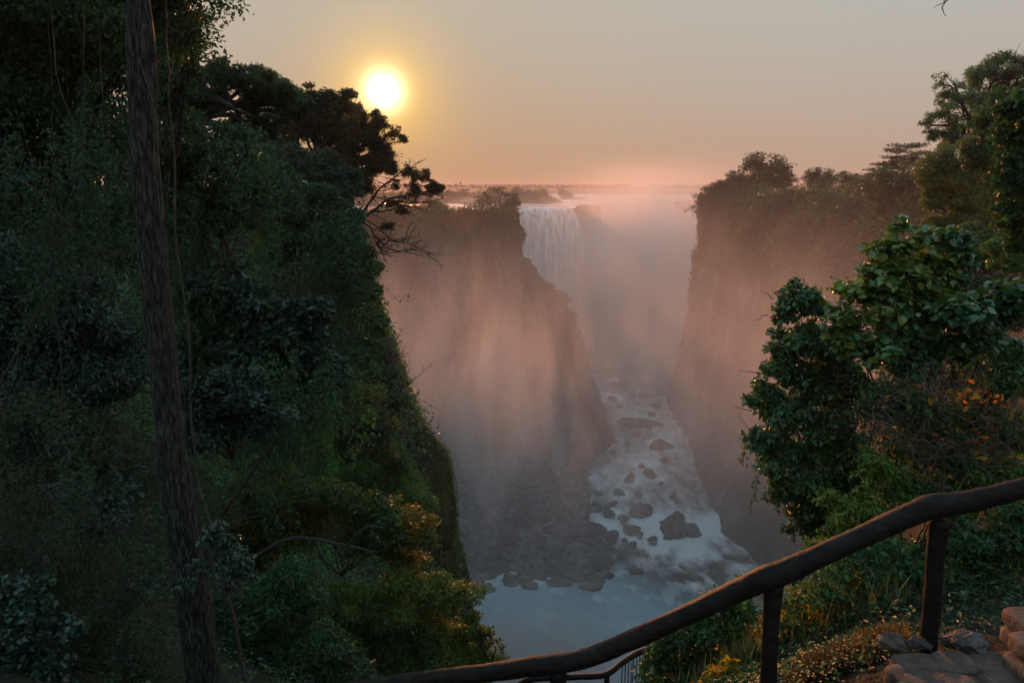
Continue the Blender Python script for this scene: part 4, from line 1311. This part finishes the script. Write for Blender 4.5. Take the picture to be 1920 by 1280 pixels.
px_plant('autumn_weed', 'weed with orange-yellow leaves at the bottom edge between two posts', 'shrub', [(1350, 1262, 16), (1370, 1250, 14), (1330, 1275, 14), (1375, 1275, 12)], 6.2,
         160, .075, [(.20, .17, .02), (.30, .18, .02), (.32, .14, .02)], mat=M_dry, shape='broad', shell=.9, r0=.008)

px_plant('bank_shrub', 'shaded green undergrowth just behind the tall handrail posts', 'shrub', [(1640, 1040, 50), (1720, 1040, 50), (1790, 1050, 50), (1860, 1060, 50), (1920, 1050, 50), (1690, 1100, 50), (1770, 1110, 50), (1850, 1120, 50), (1920, 1110, 40)], 9.3,
         9000, .065, DARK + OLIVE[:1], shape='oval', shell=.8, r0=.01)
px_plant('bank_shrub', 'dim leafy bank seen through the dead twigs behind the bush', 'shrub', [(1640, 780, 60), (1720, 720, 60), (1800, 700, 60), (1890, 700, 60), (1720, 820, 60), (1800, 800, 60), (1890, 800, 60), (1700, 900, 60), (1800, 900, 60), (1900, 900, 60)], 13,
         15000, .085, DARK + OLIVE[:1], shell=.7, r0=.02)
# dry grass
def grass(name, label, specs, Y, n, length, pal, lean=(0, 0, 1)):
    lum = lumps_px(specs, Y)
    p, d = lump_points(lum, n, .95, 0)
    p[:, 2] = p[:, 2] * .25 + land(p[:, 0], p[:, 1]) * .75
    mb = MB()
    leaf_mesh(mb, p, rng.normal(size=p.shape) * np.array([1, 1, .2]), length * rng.uniform(.5, 1.3, len(p)), tints(p, pal, 1.5), 'blade', np.array(lean) * 1.6 + rng.normal(0, .35, p.shape))
    tag(mb.build(name, M_dry, None, False, True), label, 'grass', None, 'stuff')


# ------------------------------------------------------------------ handrail of rendered logs
rail = [(430, 1322, 5.6), (640, 1296, 5.45), (760, 1278, 5.3), (880, 1264, 5.2), (960, 1254, 5.1), (1020, 1246, 5.05), (1080, 1238, 5.0), (1130, 1222, 5.0), (1200, 1192, 5.0), (1300, 1146, 4.95), (1390, 1104, 4.9), (1440, 1082, 4.85),
        (1480, 1068, 4.85), (1540, 1040, 4.85), (1620, 1004, 4.9), (1690, 972, 4.9), (1740, 951, 4.9), (1790, 944, 4.9), (1860, 930, 4.85), (1940, 908, 4.8), (2080, 872, 4.7)]
c = smoothline([P(*a) for a in rail], 240)
base = P(1750, 1214, 4.75)
H = thing('handrail', 'thick dark brown log-like handrail sloping down across the path edge', 'railing', base)
rr = np.interp(np.linspace(0, 1, 240), np.linspace(0, 1, len(rail)), [.078, .08, .08, .082, .086, .092, .088, .086, .088, .090, .096, .108, .104, .095, .094, .098, .108, .100, .088, .086, .084])
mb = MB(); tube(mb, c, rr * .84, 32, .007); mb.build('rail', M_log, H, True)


def post(px, py, Y, px2, py2, r):
    a, b = P(px, py, Y), P(px2, py2, Y)
    b = np.array([a[0] + (b[0] - a[0]) * .4, a[1], b[2]])
    q = np.linspace(0, 1, 30)[:, None] * (b - a) + a
    q[:, 0] += .012 * fbm(np.stack([np.arange(30) * .14, np.full(30, px), np.zeros(30)], 1), 2)
    rad = r * .9 * (1 + .18 * np.exp(-np.linspace(0, 1, 30) * 9))
    mb = MB(); tube(mb, q, rad, 22, .008); mb.build('post', M_log, H, True)


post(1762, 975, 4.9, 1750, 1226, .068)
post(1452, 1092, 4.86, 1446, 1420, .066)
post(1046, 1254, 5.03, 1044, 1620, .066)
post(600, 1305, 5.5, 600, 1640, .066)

# lower rail with iron balusters, farther down the path
low_ = [(960, 1300, 13), (985, 1276, 13), (1030, 1270, 13), (1085, 1268, 13), (1135, 1264, 13), (1165, 1243, 13.3), (1195, 1224, 13.6), (1225, 1214, 13.9), (1275, 1200, 14.4)]
c = smoothline([P(*a) for a in low_], 80)
L2 = thing('lower_handrail', 'thin lower handrail with iron bars seen under the big rail', 'railing', P(1140, 1330, 13.2))
mb = MB(); tube(mb, c, .062, 12, .006); mb.build('rail', M_log, L2, True)
for k, (a, b, y) in enumerate(((1138, 1266, 13.0), (1213, 1219, 13.75), (990, 1277, 13))):
    q = np.linspace(P(a, b, y), P(a, b, y) + np.array([0, 0, -1.1]), 8)
    mb = MB(); tube(mb, q, .055, 10, .004); mb.build('post', M_log, L2, True)
for k in range(12):
    f_ = .64 + k * .0235
    a = c[int(f_ * 79)]
    mb = MB(); tube(mb, np.linspace(a, a + np.array([0, 0, -.95]), 3), .012, 5); mb.build('baluster', M_iron, L2, True)

# ------------------------------------------------------------------ stone steps
def stone(cx, cy, z0, w, d, h, seed, ang=0.0):
    """rounded field stone block"""
    import bmesh
    bm = bmesh.new()
    bmesh.ops.create_cube(bm, size=1)
    bmesh.ops.subdivide_edges(bm, edges=bm.edges[:], cuts=7, use_grid_fill=True)
    v = np.array([a.co[:] for a in bm.verts]); f = [[x.index for x in q.verts] for q in bm.faces]
    bm.free()
    f = np.array(f)
    k = (np.abs(v * 2) ** 5).sum(1, keepdims=True) ** (1 / 5)
    v = v / np.maximum(k, 1e-6) * np.max(np.abs(v * 2), axis=1, keepdims=True)
    v = v * np.array([w, d, h])
    v += .03 * min(w, d) * np.stack([fbm(v * 6 + seed * 3 + j * 5, 3) for j in range(3)], 1) * 2
    ca, sa = math.cos(ang), math.sin(ang)
    v = np.stack([v[:, 0] * ca - v[:, 1] * sa, v[:, 0] * sa + v[:, 1] * ca, v[:, 2]], 1)
    return v + np.array([cx, cy, z0 - h / 2]), f


ZS = P(1750, 1214, 4.75)[2]
S = thing('stone_steps', 'worn path of flat stones set in mortar at the foot of the right post', 'steps', P(1760, 1260, 4.4))


def on(px, py, z):
    return Pz(px, py, z)


# slab body
out = [on(1690, 1226, ZS), on(1760, 1214, ZS), on(1850, 1212, ZS), on(1990, 1208, ZS), on(2150, 1330, ZS), on(2000, 1400, ZS), on(1740, 1400, ZS), on(1706, 1290, ZS)]
oc = smoothline([a[:2] for a in out + [out[0]]], 60)
ctr = np.mean([a[:2] for a in out], 0)
rings = []
for sc, dz in ((1, -.9), (1.0, -.12), (.985, -.05), (.95, -.035), (.7, -.03), (.4, -.03), (.1, -.03)):
    q = ctr + (oc - ctr) * sc
    z = ZS + dz + .012 * fbm(np.stack([q[:, 0] * 4, q[:, 1] * 4, q[:, 0] * 0], 1), 3)
    rings.append(np.stack([q[:, 0], q[:, 1], z], 1))
V = np.stack(rings, 0)
obj('mortar_bed', V.reshape(-1, 3), grid_faces(7, 60), M_mortar, S, True)
specs = [(1722, 1236, .34, .22, 0.1), (1790, 1238, .30, .24, -.1), (1862, 1236, .34, .22, .1), (1935, 1232, .3, .24, 0), (1735, 1272, .26, .2, .2), (1800, 1278, .34, .24, -.2), (1880, 1272, .3, .22, .15), (1960, 1276, .3, .22, 0), (1830, 1316, .34, .24, .3), (1760, 1312, .3, .2, -.1), (1900, 1318, .3, .24, .1)]
for k, (px, py, w, d, a) in enumerate(specs):
    q = on(px, py, ZS)
    v, f = stone(q[0], q[1], ZS + .004 + .004 * rng.normal(), w * .97, d * .98, .16, k + 1.0, a)
    obj('stone', v, f, M_stone, S, True)
for k, (px, py, w) in enumerate(((1700, 1250, .26), (1708, 1286, .26), (1716, 1330, .3))):   # edge stones of the riser
    q = on(px, py, ZS)
    v, f = stone(q[0] - .02, q[1] - .05, ZS - .005, .2, w, .2, k + 30.0, .25)
    obj('stone', v, f, M_stone, S, True)
# the wall step going up at the right edge
S2 = thing('stone_wall', 'low stone kerb with a pale rounded top at the right edge', 'wall', on(1925, 1230, ZS))
for k, (px, py, dz, w, d, h) in enumerate(((1925, 1225, .26, .26, .42, .14), (1928, 1262, .24, .26, .3, .14), (1922, 1222, .11, .24, .4, .13), (1930, 1270, .10, .26, .36, .13), (1990, 1240, .28, .36, .5, .3))):
    q = on(px, py, ZS)
    v, f = stone(q[0] + .04, q[1], ZS + dz, w, d, h, k + 50.0, .1)
    obj('stone', v, f, M_stone if k != 4 else M_mortar, S2, True)
for k, (px, py, r, lab) in enumerate(((1668, 1200, .085, 'reddish field stone left of the right post, on the grass verge'), (1722, 1204, .06, 'small flat stone tucked behind the foot of the right post'), (1812, 1200, .11, 'dark cracked rock just right of the right post foot'))):
    q = on(px, py, ZS + .02)
    v, f = rock_mesh(q, (r * 1.4, r, r), 40.3 + k, 3, None, .7)
    tag(obj('field_stone', v, f, M_stone if k == 0 else M_rock, None, False), lab, 'stone')

grass('dry_grass', 'reddish dry grass tufts between the middle post and the stone path', [(1640, 1240, 46), (1600, 1270, 46), (1660, 1200, 26), (1540, 1270, 46), (1670, 1270, 30)], 5.6, 5200, .22, [(.05, .028, .016), (.11, .062, .034), (.19, .125, .07)])
grass('dry_grass', 'thin straw-coloured stalks standing among the weeds behind the rail', [(1500, 1150, 60), (1620, 1120, 60), (1580, 1200, 60), (1400, 1200, 50)], 7.0, 1500, .42, [(.22, .18, .07), (.40, .32, .16)])
grass('dry_grass', 'pale dry grass mixed into the weeds below the sloping rail', [(1330, 1210, 50), (1400, 1180, 50), (1290, 1250, 50), (1700, 1130, 50), (1850, 1080, 50)], 7.0, 1100, .32, [(.20, .17, .07), (.34, .28, .14)])

# woods on the horizon and scrub mantling the cliff tops (masses)
def mass(name, label, p, size, pal, cat, mat=None):
    n = len(p)
    mb = MB(); leaf_mesh(mb, p, rng.normal(size=(n, 3)) + np.array([0, -.3, .5]), size * rng.uniform(.5, 1.5, n), tints(p, pal, .08), 'kite')
    tag(mb.build(name, mat or M_leaf, None, False, True), label, cat, None, 'stuff')


# ------------------------------------------------------------------ far trees: three kinds built once, then copied
def far_proto(name, kind, h):
    t = thing(name, 'x', 'tree', (0, 0, 0))
    if kind == 'round':
        lum = [(np.array(c) * h, np.array(r) * h) for c, r in (((0, 0, .55), (.42, .42, .32)), ((.25, .1, .7), (.26, .26, .22)), ((-.28, 0, .62), (.26, .26, .24)), ((0, .2, .82), (.22, .22, .17)), ((-.1, -.2, .4), (.4, .4, .3)), ((.3, -.1, .45), (.28, .3, .28)))]
        n, sz, gap = 5200, .055, 0
    elif kind == 'flat':
        lum = [(np.array(c) * h, np.array(r) * h) for c, r in (((0, 0, .9), (.34, .34, .07)), ((.3, .1, .8), (.26, .26, .06)), ((-.34, 0, .76), (.28, .28, .06)), ((.05, -.2, .66), (.3, .3, .07)), ((-.15, .15, .6), (.3, .3, .1)), ((.25, 0, .55), (.2, .2, .12)))]
        n, sz, gap = 3600, .045, .12
    else:
        lum = [(np.array(c) * h, np.array(r) * h) for c, r in (((0, 0, .7), (.34, .34, .26)), ((.2, .1, .5), (.34, .3, .3)), ((-.25, 0, .45), (.34, .3, .3)))]
        n, sz, gap = 1500, .05, .42
    foliage('crown', lum, n, sz * h, [(.02, .03, .014), (.035, .048, .018), (.055, .07, .022)], None, t, shell=.7, gap=gap, gscale=6 / h)
    mb = MB(); tube(mb, wiggle((0, 0, -.1 * h), (0, 0, .5 * h), 8, .03 * h), np.linspace(.035, .02, 8) * h, 7); mb.build('trunk', M_bark, t, True)
    mb = MB(); branches(mb, (0, 0, .35 * h), lum, .014 * h, 3, 3, 4); mb.build('branch', M_bark, t, True)
    return t


protos = {}


def far_tree(kind, label, px, pbase, hpx, Y, name='rim_tree', group='trees along the gorge rim', z=None, sx=1.0):
    c = P(px, pbase, Y)
    if z is not None: c[2] = z
    h = hpx * np.linalg.norm(c) / F * (1.22 if name == 'rim_tree' and kind != 'flat' else 1.0)
    if kind not in protos:
        t = far_proto(name, kind, 10.0); protos[kind] = t
    else:
        src = protos[kind]
        t = src.copy(); COL.objects.link(t)
        for ch in [x for x in bpy.data.objects if x.parent is src]:
            k = ch.copy(); COL.objects.link(k); k.parent = t
    t.name = name
    t.location = tuple(c - np.array([0, 0, h * (.12 if kind == 'flat' else .34)]))
    h *= 1.0 if kind == 'flat' else 1.25
    sx = sx if kind == 'flat' else sx * 1.25
    t.scale = (h / 10 * sx, h / 10 * sx, h / 10)
    t.rotation_euler = (0, 0, random.uniform(0, 6.28))
    return tag(t, label, 'tree', group)


for a in (('round', 'tallest round clump on the right cliff top, the knob near its left end', 1436, 345, 50, 285),
          ('round', 'bushy tree left of the tall knob on the right cliff top', 1385, 355, 30, 283),
          ('round', 'low tree capping the left corner of the right cliff', 1352, 372, 34, 283),
          ('open', 'small airy tree leaning off the left corner of the right cliff', 1326, 405, 42, 284),
          ('round', 'small round tree just right of the tall knob', 1472, 350, 22, 284),
          ('round', 'box-shaped dense tree standing alone in the middle of the right skyline', 1538, 350, 30, 255),
          ('round', 'low tree right of the box-shaped one on the skyline', 1590, 355, 28, 225),
          ('flat', 'flat-topped umbrella tree highest on the right skyline', 1692, 345, 76, 190),
          ('flat', 'lower umbrella tree leaning left of the highest one', 1655, 358, 54, 200),
          ('round', 'dense tree under the umbrella trees beside the tall bank trees', 1720, 400, 80, 170),
          ('round', 'low round tree under the left umbrella tree', 1640, 375, 40, 195),
          ('open', 'loose hazy tree between umbrella trees and the right bank', 1745, 400, 70, 160)):
    far_tree(*a)
for a in (('open', 'bare feathery tree at the tip of the central buttress', 937, 392, 42, 262), ('round', 'rounded tree beside the bare one on the buttress tip', 958, 395, 22, 262),
          ('open', 'loose scrub tree a little left of the buttress tip', 905, 392, 26, 250), ('round', 'low dark tree on the left of the buttress top', 815, 400, 26, 236),
          ('round', 'tree halfway down the right shoulder of the buttress', 1046, 572, 24, 258), ('round', 'lower tree clinging to the right shoulder of the buttress', 1060, 602, 22, 258),
          ('round', 'upper tree on the right shoulder ridge of the buttress', 1018, 552, 22, 258), ('round', 'small tree above the white streak on the buttress shoulder', 996, 528, 18, 258),
          ('open', 'thin tree on the bank under the falls lip', 780, 398, 26, 228)):
    far_tree(*a, group='trees on the central buttress')
for a in (('round', 'dark round island tree left of the spray above the falls', 974, 372, 32, 520), ('round', 'second island tree, paler, right of the dark round one', 1010, 376, 26, 560), ('round', 'wide island tree left of the dark round one', 930, 376, 30, 540),
          ('flat', 'faint flat-topped tree on the river bank behind the buttress', 870, 376, 24, 600), ('round', 'faint bank tree behind the overhanging branches', 846, 376, 22, 590), ('round', 'faint low tree on the far island right of the falls', 1060, 376, 20, 640)):
    far_tree(*a, name='island_tree', group='trees on the river islands', z=-12.6)
n = 30000
x = rng.uniform(-420, 30, n); y = 500 + 380 * rng.random(n) ** 1.4
hh = (1.2 + 5.5 * fbm(np.stack([x * .035, y * .03, x * 0], 1), 4)).clip(0, 7)
mass('bank_scrub', 'low scrub on the flat river bank beyond the buttress', np.stack([x, y, -11.5 + hh * rng.random(n) ** .6], 1)[hh > .1], 1.7, [(.022, .03, .014), (.045, .052, .02)], 'shrubbery')
# islands under them
v = MB()
for px, Y, w in ((974, 520, 30), (1015, 565, 34), (930, 540, 22), (860, 595, 50), (1060, 640, 30)):
    q = P(px, 376, Y)
    rock_mesh((q[0], q[1], -13.6), (w, w * .5, 2.2), Y * .1, 3, v, .8)
tag(v.build('island', M_plain, None, True), kind='structure')

n = 26000
x = rng.uniform(-3200, 3600, n); y = rng.uniform(1400, 4200, n)
hh = (3 + 7 * (fbm(np.stack([x * .008, y * .006, x * 0], 1), 4) + .3).clip(0, 1.4))
z = -11 + hh * rng.random(n) ** .7
mass('distant_woods', 'thin dark line of far woods along the horizon', np.stack([x, y, z], 1), 7.0, [(.02, .028, .014), (.04, .048, .02)], 'woods')


def scrub_on(V, rows, cols, n, size, lift, pal, name, label, cat='shrubbery', gp=-.25):
    """leaf clumps over part of a loft surface"""
    r = rng.uniform(rows[0], rows[1], n) * (V.shape[0] - 2); q = rng.uniform(0, 1, n) ** 1.5 * (cols[1] - cols[0]) + cols[0]; q = q * (V.shape[1] - 2)
    i, j = r.astype(int), q.astype(int); a, b = (r - i)[:, None], (q - j)[:, None]
    p = (V[i, j] * (1 - a) + V[i + 1, j] * a) * (1 - b) + (V[i, j + 1] * (1 - a) + V[i + 1, j + 1] * a) * b
    L_ = (fbm(p * .13, 3) + .35).clip(0, 1.2)
    m = fbm(p * .07 + 30, 3) > gp
    up = np.array([0, 0, 1.0]) * (lift * L_ * rng.random(n))[:, None]
    p = (p + up + rng.normal(0, .5, p.shape))[m]
    mass(name, label, p, size, pal, cat)


SCR = [(.022, .032, .012), (.045, .06, .018), (.08, .095, .026)]
n = 80000
k = rng.uniform(.24, 1.0, n) * (len(rr_) - 2); i = k.astype(int); a = (k - i)[:, None]
p = rr_[i] * (1 - a) + rr_[i + 1] * a
back = rng.random(n) ** 1.3 * 26
inn = unit(np.array([[1.0, .25, 0]]))
p = p + inn * back[:, None] + rng.normal(0, .6, (n, 3))
hh = (5.6 + 8.0 * fbm(np.stack([p[:, 0] * .09, p[:, 1] * .09, p[:, 0] * 0], 1), 4)).clip(1.5, 13) * np.clip(.3 + back / 10, 0, 1)
p[:, 2] += -1.0 + hh * rng.random(n) ** .55
mass('cliff_scrub', 'low forest edge along the brow of the right cliff', p, .62, SCR, 'shrubbery')
scrub_on(VR, (.24, 1.0), (0, .27), 90000, 1.0, 5.5, SCR, 'cliff_scrub', 'green scrub mantling the top of the right cliff', gp=-.6)
scrub_on(VR, (.24, 1.0), (.2, .7), 16000, .8, 2.0, SCR, 'cliff_scrub', 'sparse green tufts on the ledges of the right cliff', gp=.05)
scrub_on(VB, (.2, .9), (0, .12), 26000, .9, 3.2, SCR, 'cliff_scrub', 'scrub along the rim of the central buttress', gp=-.6)
scrub_on(VB, (.2, .72), (.1, .75), 16000, .8, 1.6, SCR, 'cliff_scrub', 'patchy green growth on the ledges of the buttress face', gp=.05)
scrub_on(VB, (.5, .72), (.25, .6), 26000, .9, 2.5, SCR, 'cliff_scrub', 'bushes down the right shoulder of the buttress', gp=-.3)

# ------------------------------------------------------------------ air and spray
def box(name, lo, hi, mat, label, cat):
    x0, y0, z0 = lo; x1, y1, z1 = hi
    v = [(x0, y0, z0), (x1, y0, z0), (x1, y1, z0), (x0, y1, z0), (x0, y0, z1), (x1, y0, z1), (x1, y1, z1), (x0, y1, z1)]
    f = [(0, 3, 2, 1), (4, 5, 6, 7), (0, 1, 5, 4), (1, 2, 6, 5), (2, 3, 7, 6), (3, 0, 4, 7)]
    return tag(obj(name, v, np.array(f), mat), label, cat, None, 'stuff')


m = bpy.data.materials.new('air'); m.use_nodes = True; nt = m.node_tree; nt.nodes.clear()
pv = nt.nodes.new('ShaderNodeVolumePrincipled'); ou = nt.nodes.new('ShaderNodeOutputMaterial')
nt.links.new(pv.outputs[0], ou.inputs['Volume'])
HAZE = .00028
pv.inputs['Density'].default_value = HAZE
pv.inputs['Color'].default_value = (.66, .58, .55, 1)
pv.inputs['Anisotropy'].default_value = .25
box('haze', (-7500, -60, -96), (7500, 7600, 16), m, 'dusty pink morning haze filling the valley', 'haze')

m = bpy.data.materials.new('spray'); m.use_nodes = True; nt = m.node_tree; nt.nodes.clear()
N, L = nt.nodes, nt.links
pv = N.new('ShaderNodeVolumePrincipled'); ou = N.new('ShaderNodeOutputMaterial'); L.new(pv.outputs[0], ou.inputs['Volume'])
pv.inputs['Color'].default_value = (.98, .93, .90, 1)
pv.inputs['Anisotropy'].default_value = .3
g = N.new('ShaderNodeNewGeometry')
sx = N.new('ShaderNodeSeparateXYZ'); L.new(g.outputs['Position'], sx.inputs[0])
X, Y, Z = sx.outputs


def mm(op, a, b=None, c=None, clamp=False):
    n = N.new('ShaderNodeMath'); n.operation = op; n.use_clamp = clamp
    for i, v in enumerate((a, b, c)):
        if v is None: continue
        if isinstance(v, (int, float)): n.inputs[i].default_value = v
        else: L.new(v, n.inputs[i])
    return n.outputs[0]


def sstep(v, lo, hi):
    n = N.new('ShaderNodeMapRange'); n.interpolation_type = 'SMOOTHSTEP'
    L.new(v, n.inputs[0]); n.inputs[1].default_value = lo; n.inputs[2].default_value = hi
    return n.outputs[0]


def nz(scale, st, det=3, dist=0.0):
    v = N.new('ShaderNodeVectorMath'); v.operation = 'MULTIPLY'; L.new(g.outputs['Position'], v.inputs[0]); v.inputs[1].default_value = st
    n = N.new('ShaderNodeTexNoise'); n.inputs['Scale'].default_value = scale; n.inputs['Detail'].default_value = det; n.inputs['Distortion'].default_value = dist; L.new(v.outputs[0], n.inputs['Vector'])
    return n.outputs['Fac']


def blob(cx, cy, cz, rx, ry, rz):
    a = mm('POWER', mm('DIVIDE', mm('SUBTRACT', X, cx), rx), 2.0)
    b = mm('POWER', mm('DIVIDE', mm('SUBTRACT', Y, cy), ry), 2.0)
    c = mm('POWER', mm('DIVIDE', mm('SUBTRACT', Z, cz), rz), 2.0)
    return mm('EXPONENT', mm('MULTIPLY', mm('ADD', mm('ADD', a, b), c), -1.0))


streak = sstep(nz(.05, (1, .6, .45), 5, 1.2), .38, .66)
# veil drifting over the near end of the gorge, where the low sun reaches it, and a thinner one behind
side = mm('MAXIMUM', sstep(mm('ADD', X, mm('MULTIPLY', Y, .085)), -1, 5), sstep(Y, 58, 76))
fine = mm('ADD', mm('MULTIPLY', sstep(nz(.16, (1, .3, .42), 5, .9), .40, .66), .75), mm('MULTIPLY', sstep(nz(.42, (1, .2, .16), 4, .3), .36, .70), .35))
near = mm('MULTIPLY', mm('MULTIPLY', sstep(Y, 46, 72), mm('SUBTRACT', 1.0, sstep(Y, 95, 150))), side)
near = mm('MULTIPLY', mm('MULTIPLY', near, mm('SUBTRACT', 1.0, sstep(Z, -25, -6))), mm('ADD', mm('MULTIPLY', fine, 1.9), .15))
near = mm('MULTIPLY', mm('MULTIPLY', near, .0060), mm('ADD', mm('MULTIPLY', sstep(Z, -62, -30), .8), .2))
veil = mm('MULTIPLY', mm('MULTIPLY', sstep(Y, 60, 130), mm('SUBTRACT', 1.0, sstep(Z, -26, 4))), mm('ADD', mm('MULTIPLY', streak, 1.2), .3))
veil = mm('ADD', mm('MULTIPLY', veil, .0016), near)
# column boiling up below the falls, drifting up over the rim on the right
colm = mm('MULTIPLY', mm('ADD', mm('MULTIPLY', blob(32, 368, -62, 20, 20, 26), .7), mm('ADD', blob(72, 385, -50, 34, 60, 44), mm('MULTIPLY', blob(74, 405, 4, 26, 60, 20), .22))), mm('ADD', mm('MULTIPLY', streak, .9), .4))
colm = mm('MULTIPLY', mm('MULTIPLY', colm, .060), mm('SUBTRACT', 1.0, mm('MULTIPLY', sstep(Z, -20, 12), .8)))
# drift in front of the buttress, and low cloud on the pool
drift = mm('MULTIPLY', mm('MULTIPLY', mm('MULTIPLY', blob(-4, 80, -25, 13, 22, 11), side), mm('ADD', mm('MULTIPLY', fine, 1.5), .1)), .0135)
low2 = mm('MULTIPLY', mm('MULTIPLY', blob(50, 125, -48, 22, 55, 30), fine), .0035)
pool = mm('MULTIPLY', mm('MULTIPLY', blob(-2, 108, -87, 16, 17, 9), sstep(nz(.07, (1, 1, 1), 4, .6), .38, .62)), .45)
den = mm('ADD', mm('ADD', veil, colm), mm('ADD', mm('ADD', drift, low2), pool))
fade = mm('MULTIPLY', mm('MULTIPLY', sstep(X, -51, -38), mm('SUBTRACT', 1.0, sstep(X, 120, 149))), mm('MULTIPLY', mm('SUBTRACT', 1.0, sstep(Y, 480, 528)), mm('SUBTRACT', 1.0, sstep(Z, 4, 19))))
L.new(mm('MULTIPLY', den, fade), pv.inputs['Density'])
m.cycles.volume_step_rate = 0.26
box('spray', (-52, 42, -95), (150, 530, 20), m, 'drifting curtains of spray filling the gorge below the falls', 'mist')
